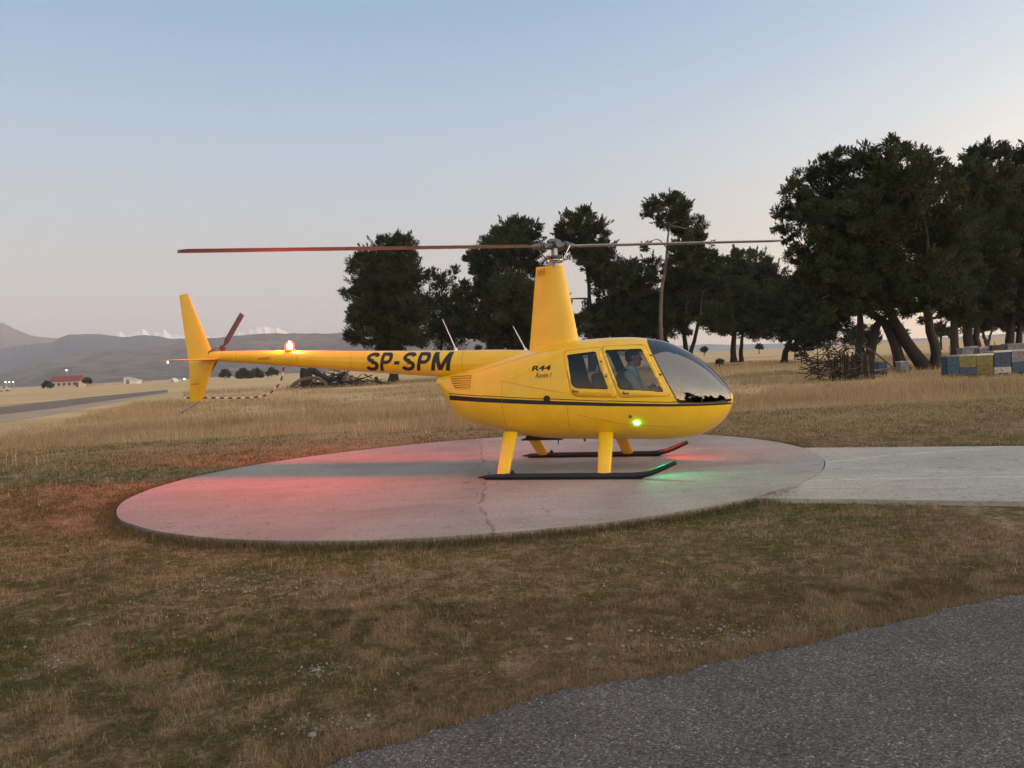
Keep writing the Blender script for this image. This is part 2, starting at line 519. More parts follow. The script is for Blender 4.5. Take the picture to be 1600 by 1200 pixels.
M["hive_brown"] = mat_plain("hive_brown", (0.06, 0.035, 0.028), 0.7, var=0.3, scale=6)
M["tin"] = mat_plain("tin_lid", (0.55, 0.54, 0.52), 0.4, metal=0.6, var=0.2, scale=9)
M["roof_tile"] = mat_plain("roof_red", (0.22, 0.055, 0.045), 0.8, var=0.25, scale=0.6)
M["plaster"] = mat_plain("plaster", (0.42, 0.37, 0.31), 0.8, var=0.12, scale=0.8)
M["pale_plaster"] = mat_plain("pale_plaster", (0.62, 0.57, 0.50), 0.8, var=0.1, scale=0.8)
M["dark_pane"] = mat_plain("dark_pane", (0.03, 0.035, 0.04), 0.15)
M["pole"] = mat_plain("pole_grey", (0.35, 0.35, 0.34), 0.5)
M["lamp"] = mat_emit("lamp_light", (1.0, 0.9, 0.66), 6.0)
M["beacon"] = mat_emit("beacon_light", (1.0, 0.42, 0.22), 160.0)
M["red_dome"] = mat_glass("red_dome_glass", (1.0, .30, .16), 1.3)
_N, _L = M["red_dome"].node_tree.nodes, M["red_dome"].node_tree.links
_e = _N.new("ShaderNodeEmission"); _e.inputs[0].default_value = (1.0, .025, .015, 1); _e.inputs[1].default_value = 3.0
_a = _N.new("ShaderNodeAddShader"); _o = _N["Material Output"]
_L.new(_o.inputs["Surface"].links[0].from_socket, _a.inputs[0]); _L.new(_e.outputs[0], _a.inputs[1]); _L.new(_a.outputs[0], _o.inputs["Surface"])
M["nav_green"] = mat_emit("nav_green_light", (0.08, 1.0, 0.42), 14.0)
M["nav_red"] = mat_emit("nav_red_light", (1.0, 0.05, 0.03), 8.0)
M["nav_white"] = mat_emit("nav_white_light", (1.0, 0.95, 0.85), 3.0)

# ------------------------------------------------------------------ ground, pad, path, roads
def ground_sheet():
    ys = np.concatenate([[-900, -300, -80, -20], np.linspace(0, 40, 21), np.geomspace(50, 5900, 26)])
    rows = []
    for y in ys:
        w = max(160, abs(y) * 1.6 + 40) if y < 3700 else 6000
        rows.append([(x, y, -0.06) for x in np.linspace(-w, w, 25)])
    mb = MB(); n = 25
    for r in rows: mb.v.extend(r)
    for i in range(len(rows) - 1):
        for k in range(n - 1):
            a = i * n + k
            mb.f.append((a, a + 1, a + n + 1, a + n))
    o = mb.build("ground", M["turf"]); tag(o, kind="structure")


ground_sheet()

PADC = np.array([-0.387, 11.4532])
_pad_px = [(184, 789), (240, 765), (326, 739), (424, 722), (517, 709), (600, 699), (210, 823), (270, 832), (375, 843), (442, 845.6), (544, 843), (716, 837),
           (945, 817), (1050, 802), (1116, 787), (1294, 723), (1275, 706), (1194, 690), (1119, 679)]
_q = np.array([ground(a, b, 0.0) for a, b in _pad_px]) - PADC
_th, _rr = np.arctan2(_q[:, 1], _q[:, 0]), np.hypot(_q[:, 0], _q[:, 1])
_A = lambda t: np.stack([np.ones_like(t), np.cos(t), np.sin(t), np.cos(2 * t), np.sin(2 * t), 0.4 * np.cos(3 * t), 0.4 * np.sin(3 * t)], -1)
_lam = np.diag([0, 0, 0, 0.05, 0.05, 0.15, 0.15])
_co = np.linalg.solve(_A(_th).T @ _A(_th) + _lam, _A(_th).T @ _rr)


def pad_r(t):
    return _A(np.asarray(t, float)) @ _co


def slab(name, outline, ztop, zbot, mat, wob=0.0):
    vs = [(x, y, ztop) for x, y in outline] + [(x * 1.0, y * 1.0, zbot) for x, y in outline]
    n = len(outline)
    mb = MB().add(vs, [tuple(range(n))] + [(i, i + n, (i + 1) % n + n, (i + 1) % n) for i in range(n)])
    o = mb.build(name, mat, angle=30)
    return tag(o, kind="structure")


NPAD = 180
pad_out = []
jit = Noise2(3)
for k in range(NPAD):
    t = 2 * math.pi * k / NPAD
    r = pad_r(t) + 0.03 * (jit(k, 0, 3.0) - 0.5)
    pad_out.append((PADC[0] + r * math.cos(t), PADC[1] + r * math.sin(t)))
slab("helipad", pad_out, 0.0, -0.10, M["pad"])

# the concrete path butts against the pad's round edge
WA, W1, W2 = 0.3518, 8.4538, 12.7252
wn = np.array([math.sin(WA), math.cos(WA)]); wf = np.array([math.cos(WA), -math.sin(WA)])


def pad_hit(wv):
    best = None
    for s in np.linspace(-2, 9, 2200):
        p = wf * s + wn * wv
        q = p - PADC
        if np.hypot(*q) <= pad_r(math.atan2(q[1], q[0])): best = s
    return best


arc = []
for wv in np.linspace(W1, W2, 26):
    s = pad_hit(wv)
    if s is None: s = 4.0
    arc.append(wf * (s + 0.012) + wn * wv)
path_out = [tuple(p) for p in arc] + [tuple(wf * 19 + wn * W2), tuple(wf * 19 + wn * W1)]
slab("path", path_out[::-1], -0.010, -0.10, M["walk"])

_edge_px = [(380, 1230), (500, 1200), (600, 1172), (700, 1140), (800, 1108), (880, 1082), (970, 1068), (1050, 1055), (1130, 1035), (1200, 1020), (1300, 998), (1400, 975),
            (1500, 950), (1600, 928), (1760, 893)]
edge = np.array([ground(a, b) for a, b in _edge_px])
_ex = np.linspace(edge[0, 0], edge[-1, 0], 420)
_ey = pchip(_ex, edge[:, 0], edge[:, 1]) + 0.045 * (Noise2(5)(_ex, 0, 0.05) - 0.5) + 0.05 * (Noise2(6)(_ex, 0, 0.17) - 0.5)
asph = [(x, y) for x, y in zip(_ex, _ey)] + [(9, 6), (9, -6), (-9, -6), (-3.0, 2.0)]
slab("asphalt_road", asph[::-1], -0.050, -0.085, M["asphalt"])


def asphalt_edge(x):
    return np.interp(x, _ex, _ey, left=-9, right=9)


def strip(name, upper, lower, z, mat):
    a = [ground(*p) for p in upper]; b = [ground(*p) for p in lower]
    # carry the band on past the frame's left edge
    ext = lambda q: q[0] + (q[0] - q[1]) * 2.0
    a = [ext(a)] + a; b = [ext(b)] + b
    n = len(a)
    vs = [(p[0], p[1], z) for p in a] + [(p[0], p[1], z) for p in b]
    mb = MB().add(vs, [(i, i + 1, n + i + 1, n + i) for i in range(n - 1)])
    return tag(mb.build(name, mat), kind="structure")


strip("runway", [(0, 636), (80, 627), (150, 619.5), (220, 613), (262, 609)], [(0, 648), (80, 639), (150, 629), (220, 619), (262, 613)], -0.052,
      mat_plain("runway_asphalt", (0.23, 0.17, 0.135), 0.95, var=0.15, scale=0.3, spec=0.05))
strip("runway_edge", [(0, 648.5), (80, 639.5), (150, 629.4), (220, 619.3), (262, 613.2)], [(0, 661), (80, 649), (150, 635), (220, 622), (262, 615)], -0.056,
      mat_plain("runway_shoulder", (0.42, 0.31, 0.22), 0.95, var=0.15, scale=0.3, spec=0.05))

# ------------------------------------------------------------------ far hills
def ridge(name, pts, dist, mat_, rough, seed, depth=0.25, rug=0.0):
    """pts: crest of the ridge as seen (photo px); a strip of hill with that crest at DIST, falling towards the viewer and away."""
    w = np.array([at(a, b, dist) for a, b in pts])
    xs = np.linspace(w[0, 0], w[-1, 0], 320)
    crest = pchip(xs, w[:, 0], w[:, 2])
    if rug:
        for i_, sc_ in enumerate((.030, .012, .005)):
            crest = crest + crest.max() * rug / (1.5 ** i_) * (np.abs(Noise2(seed + 70 + i_)(xs, 0 * xs, dist * sc_) - .5) * 2 - .5)
    nz = [Noise2(seed + i) for i in range(5)]
    rows = []
    T = np.concatenate([np.linspace(0, 1, 26), np.linspace(1.08, 1.6, 8)])
    for t in T:
        y = dist * (1 - depth) + dist * depth * t
        prof = (t ** 1.25 if t <= 1 else max(0.0, 1 - (t - 1) * 1.4))
        z = crest * prof
        amp = rough * crest.max()
        dz = 0
        for i, sc in enumerate((0.16, 0.07, 0.03, 0.014)):
            dz = dz + (nz[i](xs, np.full_like(xs, y) , dist * sc) - 0.5) * amp / (1.7 ** i)
        z = z + dz * (1.0 if t < 0.95 or t > 1 else 0.35) * min(1, t * 3)
        if t == 0: z = np.full_like(xs, -1.0)
        if t > 1.55: z = np.full_like(xs, -1.0)
        rows.append(np.stack([xs * (y / dist), np.full_like(xs, y), z], -1))
    n = len(xs)
    V = np.concatenate(rows)
    f = []
    for i in range(len(rows) - 1):
        for k in range(n - 1):
            a = i * n + k
            f.append((a, a + 1, a + n + 1, a + n))
    me = bpy.data.meshes.new(name)
    me.from_pydata(V.tolist(), [], f)
    shade(me, 80)
    o = link(name, me, None, mat_)
    return tag(o, kind="structure")


def mat_hill(name, a, b, snow=None, lo=0, hi=1, scale=0.004):
    mt, N, L, bs = mat_new(name)
    tc = N.new("ShaderNodeTexCoord"); v = tc.outputs["Object"]
    nz = noise_node(N, L, v, scale, 8, 0.65)
    r = ramp_node(N, [(0.35, a), (0.65, b)]); L.new(nz.outputs["Fac"], r.inputs["Fac"])
    c = r.outputs["Color"]
    if snow is not None:
        s = N.new("ShaderNodeSeparateXYZ"); L.new(v, s.inputs[0])
        ad = N.new("ShaderNodeMath"); ad.operation = "MULTIPLY_ADD"; ad.inputs[1].default_value = (hi - lo) * 1.2
        L.new(nz.outputs["Fac"], ad.inputs[0]); L.new(s.outputs["Z"], ad.inputs[2])
        mr = N.new("ShaderNodeMapRange"); mr.inputs["From Min"].default_value = lo + (hi - lo) * 0.6; mr.inputs["From Max"].default_value = hi + (hi - lo) * 0.6
        L.new(ad.outputs[0], mr.inputs["Value"])
        c = mix_node(N, L, mr.outputs[0], c, snow)
    L.new(c, bs.inputs["Base Color"]); bs.inputs["Roughness"].default_value = 0.95; bs.inputs["Specular IOR Level"].default_value = 0.0
    return mt


ridge("hills", [(-260, 600), (-120, 590), (0, 579), (40, 570), (80, 558), (110, 553), (140, 549), (170, 546), (200, 543.5), (230, 541), (260, 538), (290, 530), (320, 527), (350, 523), (390, 520.5), (440, 519),
                (495, 519.5), (520, 517), (545, 514), (600, 518), (660, 524), (720, 530), (800, 538), (880, 541), (960, 544), (1040, 547)],
      2700, mat_hill("front_hill", (0.060, 0.050, 0.045), (0.22, 0.165, 0.13), scale=0.016), 0.20, 11, 0.42, rug=.03)
ridge("hills", [(-300, 552), (-100, 549), (0, 544), (40, 541), (80, 538), (96, 529), (112, 524), (140, 523), (170, 526), (200, 529), (226, 525.5), (250, 527), (280, 528), (330, 526), (380, 522), (430, 520),
                (480, 521), (560, 527), (640, 533), (720, 541), (800, 548)],
      3500, mat_hill("middle_hill", (0.050, 0.055, 0.075), (0.085, 0.085, 0.105), scale=0.007), 0.18, 21, 0.28, rug=.03)
ridge("mountain", [(-160, 540), (-60, 515), (-20, 505), (0, 502), (12, 508), (30, 517), (50, 524), (70, 527), (95, 529), (140, 532), (190, 536)],
      4000, mat_hill("pink_mountain", (0.16, 0.115, 0.11), (0.24, 0.165, 0.155), snow=(0.85, 0.72, 0.66), lo=4000 * 98 / 1202 , hi=4000 * 103 / 1202, scale=0.006), 0.05, 31, 0.3)
ridge("snowy_mountain", [(120, 530), (150, 527), (176, 520), (186, 514), (194, 518), (202, 516), (210, 512), (220, 509.5), (228, 514), (235, 518), (244, 515), (252, 512.5), (262, 518), (272, 522), (300, 524), (340, 522), (370, 519), (384, 515),
                         (392, 512), (399, 509), (412, 508), (422, 508.5), (432, 506), (441, 511), (450, 515), (470, 519), (500, 522), (540, 530)],
      4700, mat_hill("snow_mountain", (0.06, 0.06, 0.085), (0.14, 0.13, 0.16), snow=(0.96, 0.86, 0.78), lo=4700 * 50 / 1202, hi=4700 * 60 / 1202, scale=0.022), 0.16, 41, 0.14, rug=.085)
ridge("hills", [(900, 552), (1000, 545), (1060, 540), (1100, 538), (1150, 538.5), (1200, 537), (1260, 536), (1330, 534), (1400, 530), (1480, 527), (1600, 520), (1750, 512), (1900, 503)],
      3400, mat_hill("low_hill", (0.28, 0.26, 0.25), (0.36, 0.33, 0.31), scale=0.006), 0.1, 51, 0.2)

# ------------------------------------------------------------------ air
def air():
    mb = MB().box((0, 1500, 200), (13000, 9000, 404))
    mt = bpy.data.materials.new("haze_air"); mt.use_nodes = True
    N, L = mt.node_tree.nodes, mt.node_tree.links
    N.clear()
    out = N.new("ShaderNodeOutputMaterial"); pv = N.new("ShaderNodeVolumePrincipled")
    pv.inputs["Color"].default_value = (0.94, 0.93, 0.99, 1)
    pv.inputs["Density"].default_value = 0.00018
    pv.inputs["Anisotropy"].default_value = 0.0
    L.new(pv.outputs[0], out.inputs["Volume"])
    o = mb.build("haze", mt, smooth=False)
    tag(o, kind="stuff")


air()

# ------------------------------------------------------------------ helicopter
heli = empty("helicopter", "yellow four-seat helicopter standing on the round concrete pad", "helicopter", (HX, HY, 0), -HYAW)

TX = [-1.82, -1.5, -1.2, -.9, -.6, -.3, 0, .308, .711, 1.0, 1.203, 1.455, 1.76, 2.008, 2.202, 2.32, 2.355, 2.372]
TZ = [1.39, 1.465, 1.54, 1.605, 1.665, 1.715, 1.77, 1.812, 1.824, 1.815, 1.795, 1.745, 1.604, 1.421, 1.217, 1.056, 0.985, 0.92]
BX = [-1.82, -1.79, -1.75, -1.652, -1.508, -1.3, -.916, -.654, -.194, .2, .507, .915, 1.447, 1.837, 2.045, 2.227, 2.306, 2.357, 2.372]
BZ = [1.26, 1.16, 1.071, .894, .731, .650, .557, .494, .431, .414, .409, .400, .383, .415, .489, .616, .718, .83, .90]
WX = [-1.82, -1.65, -1.5, -1.3, -1.0, -.65, -.2, .2, .7, 1.2, 1.455, 1.76, 2.0, 2.2, 2.3, 2.35, 2.372]
WY = [.23, .31, .365, .43, .505, .57, .62, .64, .64, .625, .60, .535, .445, .31, .20, .11, .02]
MX = [-1.82, -1.5, -.8, 0, 1.0, 1.9, 2.372]
MZ = [1.32, 1.14, 1.03, .98, .93, .90, .91]


def sect(x):
    u = np.sqrt(np.maximum(2.372 - np.asarray(x, float), 0))
    f = lambda X, Y: pchip(u, np.sqrt(2.372 - np.array(X))[::-1], np.array(Y)[::-1])
    zt, zb = f(TX, TZ), f(BX, BZ)
    zm = np.clip(f(MX, MZ), zb + 0.02, zt - 0.015)
    return zt, zb, f(WX, WY), zm


def exps(x):
    nu = np.interp(x, [-1.82, -1.2, -.3, .3, 1.2, 2.0, 2.37], [2.0, 2.2, 2.6, 2.9, 2.6, 2.1, 2.0])
    nl = np.interp(x, [-1.82, -1.2, 0, 1.5, 2.37], [2.0, 2.1, 2.4, 2.3, 2.0])
    return nu, nl


def side_y(x, z):
    zt, zb, hw, zm = sect(x)
    nu, nl = exps(x)
    if z >= zm: return float(hw * (1 - min(1, (z - zm) / (zt - zm)) ** nu) ** (1 / nu))
    return float(hw * (1 - min(1, (zm - z) / (zm - zb)) ** nl) ** (1 / nl))


def body_mesh():
    us = np.concatenate([np.linspace(math.sqrt(2.372 + 1.82), 0.35, 74), np.linspace(0.33, 0.02, 14)])
    n = 72; rings = []
    for u in us:
        x = 2.372 - u * u
        zt, zb, hw, zm = sect(x); nu, nl = exps(x)
        rg = []
        for k in range(n):
            t = 2 * math.pi * k / n
            c, s = math.cos(t), math.sin(t)
            e = nu if s >= 0 else nl
            y = hw * math.copysign(abs(c) ** (2 / e), c)
            z = zm + (zt - zm if s >= 0 else zm - zb) * math.copysign(abs(s) ** (2 / e), s)
            rg.append((x, y, z))
        rings.append(rg)
    return MB().loft(rings, True)


mbb = body_mesh()
me = bpy.data.meshes.new("fuselage"); me.from_pydata(mbb.v, [], mbb.f)
bm = bmesh.new(); bm.from_mesh(me)
bmesh.ops.recalc_face_normals(bm, faces=bm.faces)


def inpoly(p, poly):
    x, y = p; c = False; j = len(poly) - 1
    for i in range(len(poly)):
        xi, yi = poly[i]; xj, yj = poly[j]
        if (yi > y) != (yj > y) and x < (xj - xi) * (y - yi) / (yj - yi) + xi: c = not c
        j = i
    return c


def rounded(poly, rs, seg=4):
    out = []; n = len(poly)
    if not hasattr(rs, "__len__"): rs = [rs] * n
    for i in range(n):
        p, a, b = Vector(poly[i]), Vector(poly[i - 1]), Vector(poly[(i + 1) % n])
        r = rs[i]
        if r <= 0: out.append(tuple(p)); continue
        p1 = p + (a - p).normalized() * r; p2 = p + (b - p).normalized() * r
        for k in range(seg + 1):
            t = k / seg
            out.append(tuple(p1 * (1 - t) ** 2 + p * 2 * t * (1 - t) + p2 * t * t))
    return out


def cut(poly, pad=0.02):
    x0, x1 = min(p[0] for p in poly) - pad, max(p[0] for p in poly) + pad
    z0, z1 = min(p[1] for p in poly) - pad, max(p[1] for p in poly) + pad
    for i in range(len(poly)):
        a, b = poly[i], poly[(i + 1) % len(poly)]
        d = Vector((b[0] - a[0], 0, b[1] - a[1]))
        if d.length < 1e-5: continue
        nrm = Vector((-d.z, 0, d.x)).normalized()
        lx0, lx1 = min(a[0], b[0]) - pad * 3, max(a[0], b[0]) + pad * 3
        lz0, lz1 = min(a[1], b[1]) - pad * 3, max(a[1], b[1]) + pad * 3
        fs = []
        for f in bm.faces:
            xs = [v.co.x for v in f.verts]; zs = [v.co.z for v in f.verts]
            if len(xs) > 12: continue
            if max(xs) >= lx0 and min(xs) <= lx1 and max(zs) >= lz0 and min(zs) <= lz1: fs.append(f)
        g = set(fs)
        for f in fs: g.update(f.edges); g.update(f.verts)
        bmesh.ops.bisect_plane(bm, geom=list(g), plane_co=(a[0], 0, a[1]), plane_no=nrm, dist=1e-6)


def faces_in(poly, test=None):
    r = []
    for f in bm.faces:
        if len(f.verts) > 12: continue
        c = f.calc_center_median()
        if inpoly((c.x, c.z), poly) and (test is None or test(c)): r.append(f)
    return r


REARW = rounded([(.23, 1.608), (.616, 1.636), (.787, 1.131), (.30, 1.165)], [.02, .03, .03, .09])
FRONTW = rounded([(.743, 1.646), (1.224, 1.641), (1.506, 1.064), (.935, 1.122)], [.03, .03, .03, .05])
WIND = [(1.245, 1.83), (1.687, .909), (2.30, .879), (2.40, .90), (2.45, 1.9)]
FDOOR = rounded([(.688, 1.705), (1.262, 1.698), (1.600, 1.000), (.935, 1.010)], [.05, .05, .05, .05], 3)
RDOOR = rounded([(.165, 1.668), (.668, 1.70), (.912, 1.010), (.30, 1.045)], [.05, .05, .05, .09], 3)


def grow(poly, d):
    c = np.mean(poly, 0)
    return [tuple(c + (np.array(p) - c) * (1 + d / np.linalg.norm(np.array(p) - c))) for p in poly]


FD2, RD2 = grow(FDOOR, .0035), grow(RDOOR, .0035)
STX = [-1.60, -1.031, -.11, .769, 1.607, 2.10, 2.345]
STZ = [1.092, 1.049, .987, .931, .887, .869, .859]
STT = [.070, .064, .056, .045, .034, .028, .024]
thick_q, thin_q = [], []
for i in range(len(STX) - 1):
    q = []
    for lo in (0, 1):
        pass
    a, b = i, i + 1
    thick_q.append([(STX[a], STZ[a] + STT[a] * .35), (STX[b], STZ[b] + STT[b] * .35), (STX[b], STZ[b] - STT[b] * .65), (STX[a], STZ[a] - STT[a] * .65)])
    g = .020
    thin_q.append([(STX[a], STZ[a] + STT[a] * .35 + g + .012), (STX[b], STZ[b] + STT[b] * .35 + g * .8 + .010), (STX[b], STZ[b] + STT[b] * .35 + g * .8), (STX[a], STZ[a] + STT[a] * .35 + g)])
for poly in [REARW, FRONTW, FDOOR, RDOOR, FD2, RD2] + thick_q + thin_q: cut(poly)
cut(WIND[:3] + [(2.6, .86)], 0.05)
BOW = 0.022
for yy in (-BOW, BOW):
    g = set()
    for f in bm.faces:
        c = f.calc_center_median()
        if c.x > 1.1 and c.z > .8 and len(f.verts) < 12: g.add(f); g.update(f.edges); g.update(f.verts)
    bmesh.ops.bisect_plane(bm, geom=list(g), plane_co=(0, yy, 0), plane_no=(0, 1, 0), dist=1e-6)
bm.normal_update()

LAB = {}
for f in bm.faces: LAB[f] = "body"
side = lambda s: (lambda c: c.y * s > 0.05)
for s, nm in ((-1, "n"), (1, "f")):
    for poly, key in ((FD2, "gap"), (RD2, "gap"), (FDOOR, "fdoor"), (RDOOR, "rdoor"), (FRONTW, "fwin"), (REARW, "rwin")):
        for f in faces_in(poly, side(s)): LAB[f] = key + nm if key != "gap" else "gap"
for q in thick_q + thin_q:
    for f in faces_in(q): LAB[f] = "stripe"
for f in bm.faces:
    c = f.calc_center_median()
    if len(f.verts) > 12: continue
    if c.x > 1.2 and inpoly((c.x, c.z), WIND) and f.normal.z > -0.5:
        if abs(c.y) > BOW and c.x < 2.348: LAB[f] = "windn" if c.y < 0 else "windf"


def take(keys, name, mat, parent, thick=0.0, off=0.0, flip=False, keep=None):
    vid, vs, fs = {}, [], []
    for f in bm.faces:
        if LAB[f] not in keys: continue
        if keep is not None and not keep(f.calc_center_median()): continue
        ix = []
        for v in f.verts:
            if v not in vid:
                vid[v] = len(vs); vs.append(tuple(v.co + v.normal * off))
            ix.append(vid[v])
        fs.append(tuple(ix[::-1] if flip else ix))
    me = bpy.data.meshes.new(name); me.from_pydata(vs, [], fs); shade(me, 35)
    o = link(name, me, parent, mat)
    if thick:
        md = o.modifiers.new("thickness", "SOLIDIFY"); md.thickness = thick; md.offset = -1
    return o


fus = take({"body"}, "fuselage", M["yellow"], heli)
take({"stripe"}, "stripe", M["black_paint"], fus)
ws = [take({"windn"}, "windshield", M["windshield"], heli), take({"windf"}, "windshield", M["windshield"], heli)]
DOORS = {}
for s in ("n", "f"):
    for k, wname in (("fdoor", "fwin"), ("rdoor", "rwin")):
        d = take({k + s}, "door", M["yellow"], heli, thick=0.012, off=0.0)
        w = take({wname + s}, "window", M["glass"], d, off=-0.006)
        DOORS[k + s] = d
take({"body", "gap", "fdoorn", "rdoorn", "fdoorf", "rdoorf", "stripe"}, "cabin_lining", M["lining"], heli, off=-0.022, flip=True, keep=lambda c: c.x > -0.40)
# window seals: thin dark gaskets round each pane
def gasket(poly, y_sign, parent, r=0.0045):
    pts = [(x, y_sign * (side_y(x, z) + 0.001), z) for x, z in poly]
    pts.append(pts[0])
    return MB().tube(pts, r, 5, False).build("window_seal", M["black_paint"], parent)


for s, sg in (("n", -1), ("f", 1)):
    gasket(FRONTW, sg, DOORS["fdoor" + s]); gasket(REARW, sg, DOORS["rdoor" + s])
    # windshield edge along the door post and the nose
    ln = [(1.245 + .442 * t, 1.83 - .921 * t) for t in np.linspace(.04, 1, 14)] + [(1.687 + .613 * t, .909 - .03 * t) for t in np.linspace(.05, 1, 14)]
    MB().tube([(x, sg * (side_y(x, z) + 0.001), z) for x, z in ln], 0.007, 5).build("windshield_seal", M["black_paint"], ws[0 if s == "n" else 1])
# door handles, hinges
for k, (hx, hz) in (("fdoor", (1.02, 1.062)), ("rdoor", (.345, 1.112))):
    for s, sg in (("n", -1), ("f", 1)):
        y = sg * (side_y(hx, hz) + 0.012)
        mb = MB().box((hx, y, hz), (.075, .018, .018)).box((hx - .03, y, hz + .012), (.016, .02, .034))
        mb.build("handle", M["dark_metal"], DOORS[k + s], smooth=False)
for hx, hz in ((.700, 1.50), (.765, 1.30), (1.475, 1.29), (1.35, 1.55)):
    for sg in (-1, 1):
        MB().box((hx, sg * (side_y(hx, hz) + .003), hz), (.03, .012, .022)).build("hinge", M["dark_metal"], fus, smooth=False)
# fuel cap, drain and vents on the side
mb = MB().lathe([(.001, .012), (.030, .012), (.043, .006), (.047, -.01)], (-.058, -(side_y(-.058, 1.028) + .002), 1.028), 24, "Y")
mb.build("fuel_cap", M["black_paint"], fus)
mb = MB().box((1.059, -(side_y(1.059, .752) + .002), .752), (.042, .008, .042), Matrix.Rotation(math.radians(45), 3, "Y"))
mb.build("static_port", mat_plain("port_red", (.30, .08, .02), .5), fus, smooth=False)
# cowling seam that runs down from the mast to the rear
def seam(pts, sg=-1, r=0.004):
    out = []
    P = np.array(pts)
    t = np.linspace(0, 1, 26); k = np.linspace(0, 1, len(P))
    for a, b in zip(np.interp(t, k, P[:, 0]), np.interp(t, k, P[:, 1])):
        out.append((a, sg * (side_y(a, b) + .0005), b))
    return MB().tube(out, r, 4).build("panel_seam", M["black_paint"], fus)


M["seam"] = mat_plain("seam_shadow", (0.42, 0.19, 0.006), 0.6)
for sg in (-1, 1):
    for pts in ([(.10, 1.70), (-.25, 1.655), (-.8, 1.52), (-1.30, 1.415)], [(-.72, 1.30), (-.72, .60)], [(-.72, 1.30), (-.3, 1.20), (.20, 1.10)],
                [(.22, .56), (.22, .92)], [(.35, .80), (.9, .66), (1.7, .58)]):
        seam(pts, sg, .0020).data.materials[0] = M["seam"]
# louvres at the rear corner
for sg in (-1, 1):
    for k in range(7):
        z = 1.205 + k * .031
        xa, xb = -1.50 - .022 * k, -1.215 + .0 * k
        pts = [(x, sg * (side_y(x, z) + .003), z + .010 * (x - xa) / (xb - xa)) for x in np.linspace(xa, xb, 8)]
        MB().tube(pts, [.004] + [.011] * 6 + [.004], 6).build("louver", M["yellow"], fus)
        if k < 6:
            pts = [(x, sg * (side_y(x, z + .016) + .0005), z + .0155) for x in np.linspace(xa + .01, xb - .01, 6)]
            MB().tube(pts, .0055, 4).build("vent_gap", M["black_paint"], fus)
# interior
MB().box((.66, 0, .62), (1.9, .84, .02)).build("cabin_floor", M["lining"], heli, smooth=False)
mb = MB()
rg = [( -.33, side_y(-.33, z) - .035, z) for z in np.linspace(.62, 1.68, 14)] + [(-.33, -(side_y(-.33, z) - .035), z) for z in np.linspace(1.68, .62, 14)]
mb.add(rg + [(x - .02, y, z) for x, y, z in rg], [tuple(range(28)), tuple(range(55, 27, -1))])
mb.build("bulkhead", mat_plain("bulkhead_grey", (.12, .115, .11), .85), heli, smooth=False)


def soft_box(name, c, d, mat, parent, rot=None, bev=.05):
    o = MB().box(c, d, rot).build(name, mat, parent)
    return bevel(o, bev, 3)


for sx, kind in ((.86, 0), (-.02, 1)):
    for sy in ((-.30, .30) if kind == 0 else (-.26, .26)):
        s = soft_box("seat", (sx + .05, sy, .70), (.50, .44, .17), M["seat"], heli)
        soft_box("seat_back", (sx - .20, sy, 1.04), (.15, .47, .62), M["seat"], s, Matrix.Rotation(math.radians(-12), 3, "Y"))
        MB().box((sx + .02, sy * .9, .645), (.44, .34, .06)).build("seat_base", M["lining"], s, smooth=False)
        if kind == 0:
            # shoulder harness hanging from the roof
            MB().tube([(sx - .28, sy + .08, 1.68), (sx - .26, sy + .07, 1.40), (sx - .22, sy + .02, 1.1)], .012, 6).build("harness", M["panel"], s)
soft_box("instrument_panel", (1.72, 0, .95), (.16, .34, .42), M["panel"], heli, Matrix.Rotation(math.radians(-14), 3, "Y"), .03)
soft_box("console", (1.60, 0, .72), (.40, .22, .26), M["panel"], heli, None, .03)
MB().tube([(1.28, 0, .62), (1.27, 0, .95), (1.30, -.02, 1.14)], .016, 8).build("cyclic_stick", M["dark_metal"], heli)
MB().tube([(1.30, .30, 1.12), (1.30, 0, 1.15), (1.30, -.30, 1.12)], .013, 8).build("control_bar", M["dark_metal"], heli)
MB().tube([(1.30, .30, 1.13), (1.30, .30, .98)], .018, 8).build("grip", M["panel"], heli)
MB().tube([(1.30, -.30, 1.13), (1.30, -.30, .98)], .018, 8).build("grip", M["panel"], heli)
# windshield bow
# mast fairing
def foil(xl, xt, thick, n=40, pw=0.45):
    """xl = front, xt = rear"""
    pts = []
    c = xl - xt
    for k in range(n):
        a = 2 * math.pi * k / n
        u = (1 - math.cos(a)) / 2                      # 0 front, 1 rear
        yt = thick / 2 * 2.6 * (0.2969 * math.sqrt(u) - 0.126 * u - 0.3516 * u * u + 0.2843 * u ** 3 - 0.1036 * u ** 4) / 0.26
        pts.append((xl - c * u, yt * (1 if a < math.pi else -1)))
    return pts


rings = []
for t in np.linspace(0, 1, 14):
    z = 1.62 + (2.893 - 1.62) * t
    xf = .322 + (.128 - .322) * t; xr = -.452 + (-.280 + .452) * t
    th = .40 + (.23 - .40) * t
    rings.append([(x, y, z + (.012 * (x - .128) * -1 if t > .99 else 0)) for x, y in foil(xf, xr, th / 2.2)])
mast = MB().loft(rings, True).build("mast_fairing", M["yellow"], heli, angle=50)
for k in range(6):
    x = -.245 + k * .020
    MB().tube([(x, -.058 - .003 * k, 2.775), (x + .003, -.056 - .003 * k, 2.855)], .0055, 5).build("vent_slot", M["seam"], mast)
# rotor mast and head
MB().lathe([(.055, 2.86), (.055, 2.95), (.048, 2.955), (.048, 3.16)], (0, 0, 0), 16).build("rotor_mast", M["metal"], heli)
MB().lathe([(.06, 2.930), (.105, 2.935), (.118, 2.955), (.118, 2.975), (.10, 2.985), (.06, 2.99)], (0, 0, 0), 24).build("swashplate", M["steel"], heli)
MB().lathe([(.05, 2.995), (.10, 3.0), (.105, 3.03), (.05, 3.04)], (0, 0, 0), 20).build("swashplate_ring", M["dark_metal"], heli)
